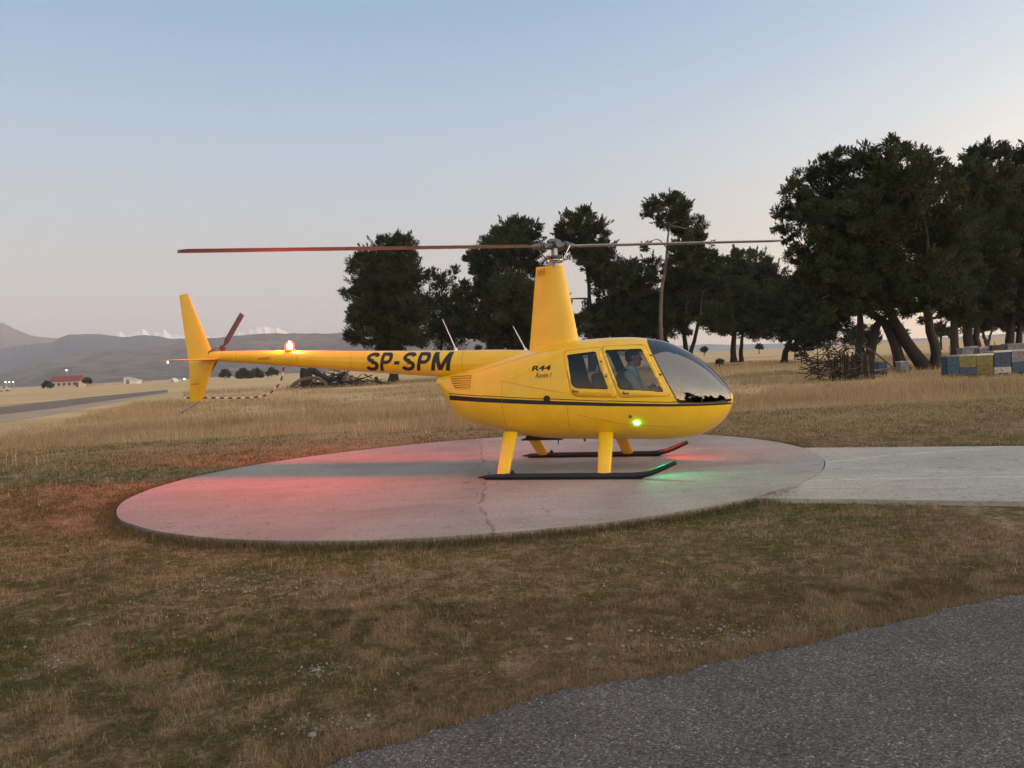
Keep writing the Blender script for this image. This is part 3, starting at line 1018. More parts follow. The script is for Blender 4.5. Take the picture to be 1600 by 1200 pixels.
# in helicopter space: world direction (cos33, sin33) of the far/right blade
wd = Vector((math.cos(math.radians(33)), math.sin(math.radians(33)), 0))
bd = Matrix.Rotation(HYAW, 3, "Z") @ wd
TILT = math.radians(3.1)
hub_z = 3.175
hd = Vector((bd.x * math.cos(TILT), bd.y * math.cos(TILT), math.sin(TILT))).normalized()
side_v = hd.cross(Vector((0, 0, 1))).normalized(); up_v = side_v.cross(hd).normalized()


def rot_pt(r, s, u): return Vector((0, 0, hub_z)) + hd * r + side_v * s + up_v * u


mb = MB()
for s in (-1, 1):
    mb.tube([rot_pt(s * r, 0, 0) for r in (.0, .10, .17, .18, .25, .26, .36)], [.052, .050, .046, .062, .062, .046, .036], 14)
    mb.tube([rot_pt(s * .20, -.09, 0), rot_pt(s * .20, .09, 0)], .035, 12)
mb.tube([rot_pt(0, -.12, .02), rot_pt(0, .12, .02)], .055, 14)
mb.tube([rot_pt(-.10, 0, .052), rot_pt(-.05, 0, .078), rot_pt(.05, 0, .078), rot_pt(.10, 0, .052)], .03, 10)
mb.build("rotor_hub", M["dark_metal"], heli)
for s in (-1, 1):
    MB().tube([rot_pt(s * .20, s * .11, -.01), Vector((bd.x * s * .10 + side_v.x * s * .09, bd.y * s * .10 + side_v.y * s * .09, 3.0))], .011, 8).build("pitch_link", M["steel"], heli)
    prof = foil(.065, -.19, .030)
    rings = []
    for r, cs in ((.34, .35), (.46, .5), (.62, 1), (2.0, 1), (3.5, 1), (4.96, 1), (5.03, .7)):
        flap = 0.0
        rings.append([rot_pt(s * r, s * (x * cs), y + 0.004 * r) for x, y in prof])
    MB().loft(rings, True).build("rotor_blade", M["blade"], heli)
# tail boom
BMX = np.array([-5.86, -4.45, -3.45, -1.8, -.9, -.35]); BMZ = np.array([1.902, 1.796, 1.705, 1.578, 1.540, 1.510]); BMR = np.array([.080, .124, .154, .200, .205, .195])


def boom_r(x): return float(np.interp(x, BMX, BMR))
def boom_z(x): return float(np.interp(x, BMX, BMZ))
boom_y = lambda x, z: math.sqrt(max(0.0, boom_r(x) ** 2 - (z - boom_z(x)) ** 2))


rings = []
for x in np.concatenate([[-5.905, -5.89], np.linspace(-5.86, -.35, 44)]):
    r = boom_r(x) * (1 if x > -5.87 else (.5 if x < -5.9 else .9)); z = boom_z(x)
    rings.append([(x, r * math.cos(2 * math.pi * k / 40), z + r * math.sin(2 * math.pi * k / 40)) for k in range(40)])
boom = MB().loft(rings, True).build("tail_boom", M["yellow"], heli)
for x in (-5.35, -4.2, -3.25, -2.3, -1.42):
    MB().lathe([(boom_r(x) + .0006, -.003), (boom_r(x) + .0010, 0), (boom_r(x) + .0006, .003)], (x, 0, boom_z(x)), 40, "X").build("boom_joint", M["seam"], boom)
# fin
def blade_loft(secs, n=28):
    """secs: list of (front xz, rear xz, thickness) with z"""
    rings = []
    for (xf, zf), (xr, zr), th in secs:
        rg = []
        for x, y in foil(1.0, 0.0, th):
            rg.append((xr + (xf - xr) * x, y, zr + (zf - zr) * x))
        rings.append(rg)
    return MB().loft(rings, True)


fin = blade_loft([((-5.80, 1.80), (-6.335, 1.80), .034), ((-5.827, 1.865), (-6.349, 1.872), .034), ((-6.05, 2.42), (-6.402, 2.42), .026), ((-6.262, 2.945), (-6.447, 2.935), .017), ((-6.275, 2.962), (-6.445, 2.948), .008)])
fin.build("upper_fin", M["yellow"], heli, angle=50)
lfin = blade_loft([((-5.80, 1.86), (-6.335, 1.80), .034), ((-5.90, 1.66), (-6.338, 1.70), .032), ((-6.12, 1.18), (-6.362, 1.18), .020), ((-6.14, 1.158), (-6.36, 1.165), .010)]).build("lower_fin", M["yellow"], heli, angle=50)
rings = []
for t in (0, .5, 1, 1.03):
    y = -.02 - .93 * min(t, 1) - (.02 if t > 1 else 0)
    xf, xr = -5.70 - .10 * t, -6.08 - .06 * t
    rings.append([(x, y, 1.846 + .0 * t + zz) for x, zz in foil(xf, xr, .020 if t <= 1 else .008)])
stab = MB().loft(rings, True).build("horizontal_stabilizer", M["yellow"], heli, angle=50)
# tail rotor on the far side
TR = Vector((-5.90, .28, 2.0))
mb = MB().tube([(-5.86, .0, 1.93), (-5.88, .08, 1.97), (-5.90, .15, 2.0)], [.075, .07, .055], 14).tube([(-5.90, .12, 2.0), (-5.90, .31, 2.0)], .022, 10)
mb.build("tail_gearbox", M["dark_metal"], heli)
mb = MB().box(TR, (.08, .06, .16), Matrix.Rotation(math.radians(38), 3, "Y"))
trot = mb.build("tail_rotor", M["dark_metal"], heli, smooth=False)
for s in (-1, 1):
    a = math.radians(38)
    d = Vector((math.sin(a), 0, math.cos(a))) * s; w = Vector((math.cos(a), 0, -math.sin(a))) * s
    rings = []
    for r in (.06, .14, .18, .70, .735):
        cs = .3 if r < .1 else (.6 if r < .16 else 1)
        rings.append([TR + d * r + w * ((x - .05) * cs) + Vector((0, y * 1.0, 0)) for x, y in foil(.10, 0, .016)])
    MB().loft(rings, True).build("tail_rotor_blade", M["dark_metal"], trot)
# tail rotor guard with red and white bands
gp = [(-4.56, .05, 1.69), (-4.64, .10, 1.50), (-4.72, .14, 1.40), (-4.83, .17, 1.315), (-4.95, .19, 1.24), (-5.09, .2, 1.20), (-5.28, .2, 1.185), (-5.46, .2, 1.182), (-6.05, .2, 1.205), (-6.64, .2, 1.226)]
gp = np.array(gp)
seg = np.concatenate([[0], np.cumsum(np.linalg.norm(np.diff(gp, axis=0), axis=1))])
gpos = lambda s: np.array([pchip(np.array([s]), seg, gp[:, i])[0] for i in range(3)])
ss = np.arange(0, seg[-1], .02)
guard = MB().tube([gpos(s) for s in ss], .014, 8).build("tail_guard", M["white"], heli)
L_ = seg[-1]; nb = 14
for k in range(nb):
    a = L_ * (k + .0) / nb + .03; b = a + L_ / nb * .5
    MB().tube([gpos(s) for s in np.linspace(a, min(b, L_), 5)], .0152, 8).build("guard_band", M["red"], guard)
MB().tube([(-6.12, 0, 1.20), (-6.30, 0, 1.09), (-6.52, 0, 1.0)], .008, 6).tube([(-6.50, 0, 1.008), (-6.55, 0, .988)], .018, 8).build("tail_skid", M["metal"], heli)
# beacon, antennas
bx = -4.40; bz = boom_z(bx) + boom_r(bx)
MB().lathe([(.080, bz - .015), (.080, bz + .012), (.068, bz + .02)], (bx, 0, 0), 18).build("beacon_base", M["yellow"], heli)
MB().lathe([(.068, bz + .02), (.072, bz + .07), (.060, bz + .115), (.030, bz + .142), (.002, bz + .148)], (bx, 0, 0), 18).build("beacon_dome", M["red_dome"], heli)
MB().lathe([(.004, bz + .030), (.036, bz + .038), (.046, bz + .07), (.034, bz + .105), (.004, bz + .114)], (bx, 0, 0), 14).build("beacon_bulb", M["beacon"], heli)
for xa, xb, zb_ in ((-1.575, -1.765, 2.245), (-.50, -.672, 2.075)):
    za = boom_z(xa) + boom_r(xa) - .02
    MB().lathe([(.03, za), (.03, za + .02), (.012, za + .05)], (xa, 0, 0), 12).tube([(xa, 0, za + .03), (xb, 0, zb_)], [.010, .005], 8).build("antenna", M["white"], heli)
# navigation lights
ny = side_y(1.139, .664)
for sg, mt in ((-1, "nav_green"), (1, "nav_red")):
    mb = MB()
    rings = [[(1.139 + r * math.cos(2 * math.pi * k / 16) * 1.3, sg * (ny + h), .664 + r * math.sin(2 * math.pi * k / 16)) for k in range(16)] for r, h in ((.030, -.01), (.030, .012), (.022, .030), (.004, .038))]
    mb.loft(rings).build("nav_light", M[mt], heli)
MB().lathe([(.012, -.015), (.012, .012), (.004, .02)], (-6.16, -.70, 1.825), 10).build("tail_light", M["nav_white"], heli)


def lamp(name, loc, col, watts, rad, aim=None):
    ld = bpy.data.lights.new(name, "POINT" if aim is None else "SPOT"); ld.color = col; ld.energy = watts; ld.shadow_soft_size = rad
    o = bpy.data.objects.new(name, ld); COL.objects.link(o); o.parent = heli; o.location = loc
    if aim is not None:
        ld.spot_size = math.radians(96); ld.spot_blend = .5
        o.rotation_euler = Vector(aim).to_track_quat("-Z", "Y").to_euler()
    return o


lamp("beacon_lamp", (bx, 0, bz + .20), (1.0, .035, .015), 230, .05)
lamp("beacon_lamp", (bx, 0, bz + .205), (1.0, .035, .015), 210, .05, (0, 0, -1)).data.spot_size = math.radians(176)
lamp("nav_green_lamp", (1.22, -(ny + .075), .63), (.05, 1.0, .42), 22, .025, (1.0, -.75, -.62))
lamp("nav_red_lamp", (1.22, ny + .075, .63), (1.0, .05, .03), 38, .025, (1.0, .75, -.62))
# landing gear
for sg in (-1, 1):
    y = sg * 1.09
    pts = [(-.95, y, .030), (-.80, y, .040), (-.62, y, .042), (0, y, .042), (.80, y, .042), (1.13, y, .043), (1.24, y, .052), (1.36, y, .080), (1.50, y, .135), (1.66, y, .205), (1.675, y, .212)]
    sk = MB().tube(pts, [.008, .030, .040, .040, .040, .040, .040, .039, .037, .030, .012], 12).build("skid", M["skid_black"], heli)
    MB().box((-.46, y, .092), (.05, .03, .035)).tube([(-.46, y, .07), (-.46, y, .125)], .010, 8).build("skid_clamp", M["skid_black"], sk, smooth=False)
    MB().box((.2, y, .006), (2.1, .05, .010)).build("skid_shoe", M["skid_black"], sk, smooth=False)
    for x0, x1 in ((.695, .755), (-.665, -.600)):
        rings = []
        for t in (0, .3, .7, 1):
            xx = x0 + (x1 - x0) * t; yy = sg * (.42 + (1.075 - .42) * t); zz = .56 + (.062 - .56) * t
            ch = .105 - .020 * t
            rings.append([(xx + ch * math.cos(a), yy + .030 * math.sin(a), zz + .018 * math.sin(a) * -sg * -1) for a in np.linspace(0, 2 * math.pi, 20, endpoint=False)])
        MB().loft(rings).build("strut", M["yellow"], heli)
mb = MB().box((-.28, .02, .425), (.62, .42, .02)).box((-.28, .02, .445), (.5, .3, .05))
bevel(mb.build("belly_plate", M["black_paint"], heli, smooth=False), .01)
MB().tube([(-.06, -.05, .43), (-.075, -.05, .33)], [.012, .005], 6).build("belly_antenna", M["black_paint"], heli)
MB().tube([(.32, -.06, .42), (.32, -.06, .375)], [.02, .014], 8).build("drain_stub", M["dark_metal"], heli)


# lettering laid onto the skin
def lettering(text, x0, x1, z0, z1, yfun, parent, mat, shear=0.0, bold=0.02, slope=0.0, name="lettering", font_scale=None):
    cu = bpy.data.curves.new("txt", "FONT"); cu.body = text; cu.shear = shear; cu.offset = bold; cu.size = 1.0
    cu.resolution_u = 4
    o = bpy.data.objects.new("txt", cu); COL.objects.link(o)
    dg = bpy.context.evaluated_depsgraph_get()
    me = bpy.data.meshes.new_from_object(o.evaluated_get(dg))
    bpy.data.objects.remove(o); bpy.data.curves.remove(cu)
    b2 = bmesh.new(); b2.from_mesh(me)
    bmesh.ops.triangulate(b2, faces=b2.faces)
    xs = [v.co.x for v in b2.verts]; ys = [v.co.y for v in b2.verts]
    ax, bx_, ay, by = min(xs), max(xs), min(ys), max(ys)
    for v in b2.verts:
        x = x0 + (x1 - x0) * (v.co.x - ax) / (bx_ - ax); z = z0 + (z1 - z0) * (v.co.y - ay) / (by - ay) + slope * (x - x0)
        v.co = (x, 0, z)
    for _ in range(5):
        lg = [e for e in b2.edges if e.calc_length() > .035]
        if not lg: break
        bmesh.ops.subdivide_edges(b2, edges=lg, cuts=1)
        bmesh.ops.triangulate(b2, faces=b2.faces)
    for v in b2.verts: v.co.y = -(yfun(v.co.x, v.co.z) + .003)
    b2.to_mesh(me); b2.free()
    for p in me.polygons: p.use_smooth = False
    return link(name, me, parent, mat)


M["letter"] = mat_plain("letter_black", (.022, .016, .014), .45)
M["danger"] = mat_plain("letter_red", (.45, .03, .05), .5)
def ribbon(pts, wd, ux=1.0):
    """A flat pen stroke along pts (letter space)."""
    P_ = np.array(pts, float); V_ = []
    fine = []
    for i in range(len(P_) - 1):
        m_ = max(1, int(np.ceil(np.linalg.norm(P_[i + 1] - P_[i]) / .07)))
        fine.extend(P_[i] + (P_[i + 1] - P_[i]) * q / m_ for q in range(m_))
    P_ = np.array(fine + [P_[-1]])
    for i in range(len(P_)):
        a = P_[max(i - 1, 0)]; b = P_[min(i + 1, len(P_) - 1)]
        t = (b - a) / np.linalg.norm(b - a)
        nrm = np.array([-t[1], t[0]])
        mit = 1.0
        if 0 < i < len(P_) - 1:
            t1 = (P_[i] - P_[i - 1]); t1 /= np.linalg.norm(t1)
            mit = 1 / max(.45, abs(float(np.array([-t1[1], t1[0]]) @ nrm)))
        V_.extend(P_[i] + nrm * wd / 2 * mit * q for q in (1, .5, 0, -.5, -1))
    return V_, [(5 * i + j, 5 * i + j + 1, 5 * i + j + 6, 5 * i + j + 5) for i in range(len(P_) - 1) for j in range(4)]


def arc_pts(cx, cy, rx, ry, a0, a1, n=14):
    return [(cx + rx * math.cos(math.radians(a)), cy + ry * math.sin(math.radians(a))) for a in np.linspace(a0, a1, n)]


SW = .19
GLYPH = {
    "S": [arc_pts(.33, .735, .245, .18, 15, 265, 16) + arc_pts(.33, .275, .265, .19, 85, -165, 18)],
    "P": [[(.085, 0), (.085, .5), (.085, 1.0)], [(.085, .915)] + [(.25, .915), (.34, .915)] + arc_pts(.36, .69, .20, .225, 80, -80, 12) + [(.34, .465), (.25, .465), (.085, .465)]],
    "-": [[(0, .43), (.15, .43), (.30, .43)]],
    "M": [[(.08, 0), (.08, .5), (.08, 1.0)], [(.10, .98), (.27, .5), (.43, .04)], [(.43, .04), (.60, .5), (.77, .98)], [(.79, 1.0), (.79, .5), (.79, 0)]],
}
for ch, x0, wdt in (("S", -3.005, .205), ("P", -2.765, .185), ("-", -2.535, .088), ("S", -2.400, .205), ("P", -2.150, .190), ("M", -1.915, .29)):
    gw = {"S": .66, "P": .64, "-": .30, "M": .87}[ch]
    mb = MB(); layer = 0
    for st in GLYPH[ch]:
        V_, F_ = ribbon(st, SW)
        pts = []
        for gx, gz in V_:
            gz = min(1.0, max(0.0, gz))
            x = x0 + gx / gw * wdt + .20 * gz * .28; z = 1.532 + gz * .278 - .043 * (x + 3.005)
            pts.append((x, -(boom_y(x, z) + .0030 + .0006 * layer), z))
        mb.add(pts, F_); layer += 1
    mb.build("letter", M["letter"], boom, smooth=False)
lettering("R44", -.272, .006, 1.415, 1.488, side_y, fus, M["letter"], shear=.12, bold=.03)
lettering("Raven I", -.215, .020, 1.318, 1.388, side_y, fus, M["letter"], shear=.35, bold=.004)
lettering("DANGER", -4.93, -4.70, 1.795, 1.828, boom_y, boom, M["danger"], bold=.02)
lettering("DANGER", -6.305, -6.15, 1.44, 1.468, lambda x, z: .016, lfin, M["danger"], bold=.01)

# ------------------------------------------------------------------ pilot
def capsule(mb, a, b, ra, rb, n=14):
    a, b = Vector(a), Vector(b); d = (b - a); L0 = d.length; d.normalize()
    up = Vector((0, 0, 1)) if abs(d.z) < .9 else Vector((1, 0, 0))
    x = d.cross(up).normalized(); y = x.cross(d).normalized()
    prof = [(ra * math.sin(t), -ra * math.cos(t), 0) for t in np.linspace(.15, math.pi / 2, 5)] + [(rb * math.cos(t), L0 + rb * math.sin(t), 0) for t in np.linspace(0, math.pi / 2 - .15, 5)]
    mb.loft([[a + d * h + x * (r * math.cos(2 * math.pi * k / n)) + y * (r * math.sin(2 * math.pi * k / n)) for k in range(n)] for r, h, _ in prof])


def ellipsoid(mb, c, r, n=16):
    rings = []
    for t in np.linspace(.12, math.pi - .12, 11):
        rings.append([(c[0] + r[0] * math.sin(t) * math.cos(2 * math.pi * k / n), c[1] + r[1] * math.sin(t) * math.sin(2 * math.pi * k / n), c[2] - r[2] * math.cos(t)) for k in range(n)])
    mb.loft(rings)


def fuse(mb, name, mat, parent, vox=.008, smooth=4):
    o = link("tmp", mb.mesh("tmp", False), None, mat)
    md = o.modifiers.new("r", "REMESH"); md.mode = "VOXEL"; md.voxel_size = vox
    m2 = o.modifiers.new("s", "SMOOTH"); m2.iterations = smooth; m2.factor = .5
    dg = bpy.context.evaluated_depsgraph_get()
    me = bpy.data.meshes.new_from_object(o.evaluated_get(dg))
    bpy.data.objects.remove(o)
    me.name = name; shade(me, 180)
    return link(name, me, parent, mat)


PX, PY, PZ = .90, -.30, .80           # hips on the front seat nearest the viewer
pil = empty("person", "dark-haired man in a light blue shirt at the helicopter's controls", "person", ROOT @ Vector((PX, PY, PZ)), -HYAW)
P = lambda x, y, z: (x - PX, y, z - PZ)
H = P(1.10, 0, 1.525)
mb = MB()
ellipsoid(mb, (H[0] - .012, 0, H[2] + .030), (.098, .076, .092))       # skull
ellipsoid(mb, (H[0] + .026, 0, H[2] - .035), (.066, .060, .080))       # face
ellipsoid(mb, (H[0] + .050, 0, H[2] - .088), (.036, .040, .026))       # chin
capsule(mb, (H[0] + .088, 0, H[2] + .012), (H[0] + .108, 0, H[2] - .026), .008, .014)   # nose
ellipsoid(mb, (H[0] + .085, 0, H[2] - .062), (.012, .026, .007))       # lips
ellipsoid(mb, (H[0] + .085, 0, H[2] - .076), (.010, .022, .007))
capsule(mb, (H[0] + .080, -.034, H[2] + .030), (H[0] + .080, .034, H[2] + .030), .014, .014)   # brow
for s in (-1, 1):
    ellipsoid(mb, (H[0] + .072, s * .031, H[2] + .012), (.013, .015, .010))
    ellipsoid(mb, (H[0] - .005, s * .078, H[2] + .002), (.022, .010, .034))      # ears
capsule(mb, (H[0] - .030, 0, H[2] - .05), (H[0] - .050, 0, H[2] - .18), .055, .062)
capsule(mb, P(.90, 0, .88), P(.97, 0, 1.15), .135, .14)
capsule(mb, P(.97, 0, 1.15), P(1.03, 0, 1.28), .14, .12)
for s in (-1, 1):
    sh, elb, wr = P(1.045, s * .185, 1.305), P(1.185, s * .235, 1.09), P(1.285, s * (.06 if s < 0 else .12), 1.065)
    capsule(mb, sh, elb, .052, .042); capsule(mb, elb, wr, .040, .028)
    w = Vector(wr)
    capsule(mb, w, w + Vector((.045, 0, .0)), .026, .030)
    for f_, (dz, ln) in enumerate(((.026, .030), (.009, .034), (-.009, .032), (-.026, .026))):
        k0 = w + Vector((.055, -.022, dz)); k1 = k0 + Vector((ln, .006, 0)); k2 = k1 + Vector((.004, .026, 0)); k3 = k2 + Vector((-.024, .010, 0))
        capsule(mb, k0, k1, .0092, .0085, 8); capsule(mb, k1, k2, .0085, .008, 8); capsule(mb, k2, k3, .008, .0072, 8)
    capsule(mb, w + Vector((.02, .012, .024)), w + Vector((.052, .030, .040)), .011, .010, 8)
    capsule(mb, w + Vector((.052, .030, .040)), w + Vector((.080, .020, .044)), .010, .008, 8)
    hip, kn, an = P(.92, s * .10, .86), P(1.36, s * .13, .93), P(1.62, s * .12, .68)
    capsule(mb, hip, kn, .085, .060); capsule(mb, kn, an, .058, .040); capsule(mb, an, P(1.74, s * .12, .655), .040, .032)
fuse(mb, "body", M["skin"], pil, .007, 3)
mb = MB()
capsule(mb, P(.90, 0, .88), P(.97, 0, 1.13), .150, .160); capsule(mb, P(.97, 0, 1.13), P(1.035, 0, 1.27), .158, .132)
for s in (-1, 1):
    capsule(mb, P(1.01, 0, 1.28), P(1.045, s * .185, 1.305), .09, .066)
    capsule(mb, P(1.045, s * .185, 1.305), P(1.185, s * .235, 1.09), .064, .052)
    capsule(mb, P(1.185, s * .235, 1.09), P(1.245, s * (.09 if s < 0 else .145), 1.064), .052, .042)
capsule(mb, (H[0] - .048, 0, H[2] - .19), (H[0] - .045, 0, H[2] - .145), .078, .070)
fuse(mb, "shirt", M["shirt"], pil, .010, 4)
mb = MB()
capsule(mb, P(.895, 0, .86), P(.955, 0, 1.13), .175, .195); capsule(mb, P(.955, 0, 1.13), P(.985, 0, 1.24), .190, .150)
for s in (-1, 1): capsule(mb, P(.985, 0, 1.28), P(1.000, s * .13, 1.30), .10, .085)
fuse(mb, "vest", M["seat"], pil, .012, 4)
mb = MB()
for s in (-1, 1):
    hip, kn, an = P(.92, s * .10, .86), P(1.36, s * .13, .93), P(1.62, s * .12, .70)
    capsule(mb, hip, kn, .098, .072); capsule(mb, kn, an, .070, .056)
capsule(mb, P(.90, -.08, .86), P(.90, .08, .86), .13, .13)
fuse(mb, "trousers", M["jeans"], pil, .012, 3)
mb = MB()
ellipsoid(mb, (H[0] - .022, 0, H[2] + .048), (.100, .084, .086)); ellipsoid(mb, (H[0] - .050, 0, H[2] + .005), (.070, .080, .075))
fuse(mb, "hair", M["hair"], pil, .009, 2)
for s in (-1, 1):
    mb = MB(); capsule(mb, (H[0] + .074, s * .034, H[2] + .011), (H[0] + .083, s * .030, H[2] + .011), .005, .006, 8)
    mb.build("eye", M["hair"], pil)

# ------------------------------------------------------------------ trees
def curve_pts(pts, n=8):
    P_ = np.array([np.asarray(p, float) for p in pts])
    if len(P_) == 2: return [P_[0] * (1 - t) + P_[1] * t for t in np.linspace(0, 1, n)]
    k = np.linspace(0, 1, len(P_)); t = np.linspace(0, 1, n)
    return [np.array([pchip(np.array([q]), k, P_[:, i])[0] for i in range(3)]) for q in t]


def needles(centers, radii, per_m3, leaf, rg, shell=.55, spike=0.35, flat=0.8, cols=((.010, .017, .006), (.060, .072, .025))):
    """Sprays of narrow leaves spread through the clumps of a crown."""
    V, C = [], []
    for c, r in zip(centers, radii):
        n = int(2.3 * per_m3 * r * r)
        # sub-clumps make light and dark tufts with gaps between them
        k = max(9, int(15 * r ** .9))
        d = rg.normal(size=(k, 3)); d /= np.linalg.norm(d, axis=1, keepdims=True)
        sc_ = c + d * (r * np.where(rg.random((k, 1)) < .3, .55 * rg.random((k, 1)), shell + (1.05 - shell) * rg.random((k, 1)) ** .6)) * np.array([1, 1, flat])
        sr_ = r * rg.uniform(.26, .48, k)
        tone = rg.random(k)
        # thin sprigs that stand out of the clump's outline
        k2 = int(7 + 7 * r)
        d2 = rg.normal(size=(k2, 3)) + np.array([0, 0, .7]); d2 /= np.linalg.norm(d2, axis=1, keepdims=True)
        n2 = max(8, int(.011 * n)); e2 = rg.uniform(.95, 1.36, k2)
        q2 = np.repeat(np.arange(k2), n2); u2 = rg.random(len(q2))
        d2b = d2 + np.array([0, 0, .35]) * (e2[:, None] - .8)
        sp2 = c + (d2[q2] * (1 - u2)[:, None] * .75 + d2b[q2] * u2[:, None] * e2[q2][:, None]) * r * np.array([1, 1, flat]) + rg.normal(size=(len(q2), 3)) * (.085 * r * (1.2 - u2))[:, None]
        w = rg.integers(0, k, n)
        dd = rg.normal(size=(n, 3)); dd /= np.linalg.norm(dd, axis=1, keepdims=True)
        p = sc_[w] + dd * (sr_[w] * rg.random(n) ** .5)[:, None] * np.array([1, 1, .8])
        p = np.concatenate([p, sp2]); dd = np.concatenate([dd, d2[q2]]); w = np.concatenate([w, rg.integers(0, k, len(q2))]); n = len(p)
        out = (p - c); out /= (np.linalg.norm(out, axis=1, keepdims=True) + 1e-6)
        ax = dd * .7 + out * .6 + rg.normal(size=(n, 3)) * .5 + np.array([0, 0, spike])
        ax /= np.linalg.norm(ax, axis=1, keepdims=True)
        sd = np.cross(ax, rg.normal(size=(n, 3))); sd /= np.linalg.norm(sd, axis=1, keepdims=True) + 1e-6
        L0 = leaf * rg.uniform(.6, 1.35, n)[:, None]; W0 = L0 * rg.uniform(.14, .28, n)[:, None]
        quad = np.stack([p - ax * L0 * .5, p + sd * W0 * .5, p + ax * L0 * .5, p - sd * W0 * .5], 1)
        V.append(quad.reshape(-1, 3))
        t = np.clip(tone[w] * .7 + rg.random(n) * .3, 0, 1)[:, None]
        col = np.array(cols[0]) * (1 - t) + np.array(cols[1]) * t
        C.append(np.repeat(col, 4, 0))
    V = np.concatenate(V); C = np.concatenate(C); n = len(V) // 4
    return V, np.arange(4 * n), np.arange(0, 4 * n, 4), np.full(n, 4), C


GROUND = -0.06


def tree(name, label, base, y, trunks, clumps, leaf=.34, dens=260, tr=.28, seed=0, group=None, flat=.85, thick=None, bark="bark", limbs=True, cols=None, cat="tree", spread=.45, fill=.8):
    """base: photo px of the foot; y: metres from the viewer; trunks: px polylines; clumps: (px, py, r px)"""
    rg = np.random.default_rng(seed + 100)
    b = at(base[0], base[1], y)
    root = empty(name, label, cat, (b[0], y, GROUND), 0, group)
    O = np.array([b[0], y, GROUND])
    k = y / FPX
    ends, mb = [], MB()
    for ti, tp in enumerate(trunks):
        dz = 0 if ti == 0 else rg.uniform(-.6, .6)
        pts = [at(px, py, y + (dz if j else 0)) for j, (px, py) in enumerate(tp)]
        pts[0][2] = GROUND - .1
        c = curve_pts(pts, 12)
        r0 = tr if ti == 0 else tr * .75
        rad = [r0 * (1.35 if j == 0 else 1.0) * (1 - .72 * j / 11) for j in range(12)]
        c = [q - O + np.array([rg.normal() * r0 * .12, rg.normal() * r0 * .12, 0]) for q in c]
        mb.tube(c, rad, 9)
        ends.append((c, rad))
    cen, rad_ = [], []
    clumps = list(clumps)
    if len(clumps) > 8:                       # fill the body of the crown between the outer clumps
        C_ = np.array(clumps, float)
        for _ in range(int(len(C_) * fill)):
            w_ = rg.dirichlet((1.0, 1.0, 1.0)); i3 = rg.choice(len(C_), 3, replace=False)
            q_ = w_ @ C_[i3]
            near = C_[np.argsort(np.hypot(C_[:, 0] - q_[0], C_[:, 1] - q_[1]))[:3]]
            if np.hypot(near[0, 0] - q_[0], near[0, 1] - q_[1]) < near[0, 2] * 1.3: clumps.append((q_[0], q_[1], near[:, 2].mean() * rg.uniform(.6, .95)))
    xs = [q[0] for q in clumps]; span = (max(xs) - min(xs)) * k * spread + .5
    for (px, py, r) in clumps:
        yy = y + rg.uniform(-span, span) * .9
        q = at(px, py, yy); cen.append(q - O); rad_.append(r * yy / FPX)
    if limbs:
        for q, r in zip(cen, rad_):
            best = None
            for c, rd in ends:
                for j in range(4, 12):
                    d = np.linalg.norm(c[j] - q) + (abs(c[j][2] - q[2]) * .3 if c[j][2] > q[2] else 0)
                    if best is None or d < best[0]: best = (d, c[j], rd[j])
            s = best[1]; L0 = np.linalg.norm(q - s)
            mid = (s + q) / 2 + np.array([rg.normal() * .1, rg.normal() * .1, .12 * rg.normal()]) * L0
            c = curve_pts([s, mid, q], 7)
            mb.tube(c, [max(.02, best[2] * .5) * (1 - .8 * j / 6) + .012 for j in range(7)], 6)
            for _ in range(3):
                d = rg.normal(size=3); d /= np.linalg.norm(d); e = q + d * r * .8
                mb.tube(curve_pts([c[4], (c[4] + e) / 2 + rg.normal(size=3) * .1 * r, e], 4), [.035, .028, .02, .008], 4)
    mb.build("trunk", M[bark], root)
    kw = {} if cols is None else {"cols": cols}
    me = raw_mesh("crown", *needles(cen, rad_, dens, leaf, rg, flat=flat, **kw))
    cr_o = link("crown", me, root, M["leaf"])
    return root, O


GROVE = "trees of the pine grove"
tree("pine_tree", "rounded pine at the left end of the grove, above the tail boom", (615, 597), 80,
     [[(615, 597), (614, 560), (612, 520), (608, 470), (612, 410)]],
     [(605, 398, 30), (628, 392, 26), (578, 418, 32), (558, 455, 24), (608, 440, 44), (640, 432, 28), (566, 500, 26), (615, 500, 42), (650, 480, 26), (595, 535, 26), (556, 525, 18), (640, 530, 26), (628, 384, 18)],
     leaf=.42, dens=480, tr=.50, seed=1, group=GROVE)
tree("pine_tree", "low sparse tree between the left rounded pine and the next tall one", (690, 592), 92,
     [[(690, 592), (688, 560), (693, 500), (690, 450)]],
     [(690, 440, 17), (676, 478, 26), (706, 484, 26), (722, 450, 15), (700, 525, 28), (664, 525, 22), (735, 520, 24), (690, 500, 24), (712, 425, 10), (676, 428, 10)],
     leaf=.42, dens=300, tr=.22, seed=2, group=GROVE)
tree("pine_tree", "broad pine just left of the rotor mast", (782, 586), 84,
     [[(782, 586), (784, 540), (795, 470), (800, 400)], [(784, 545), (765, 500), (752, 440)]],
     [(800, 364, 26), (826, 368, 24), (775, 380, 24), (745, 410, 20), (790, 405, 38), (830, 412, 32), (752, 455, 28), (800, 462, 42), (762, 505, 32), (838, 470, 34), (838, 512, 30), (800, 515, 32), (770, 535, 24), (815, 540, 22), (730, 500, 26), (722, 470, 20), (742, 395, 12), (812, 352, 14)],
     leaf=.42, dens=480, tr=.40, seed=3, group=GROVE)
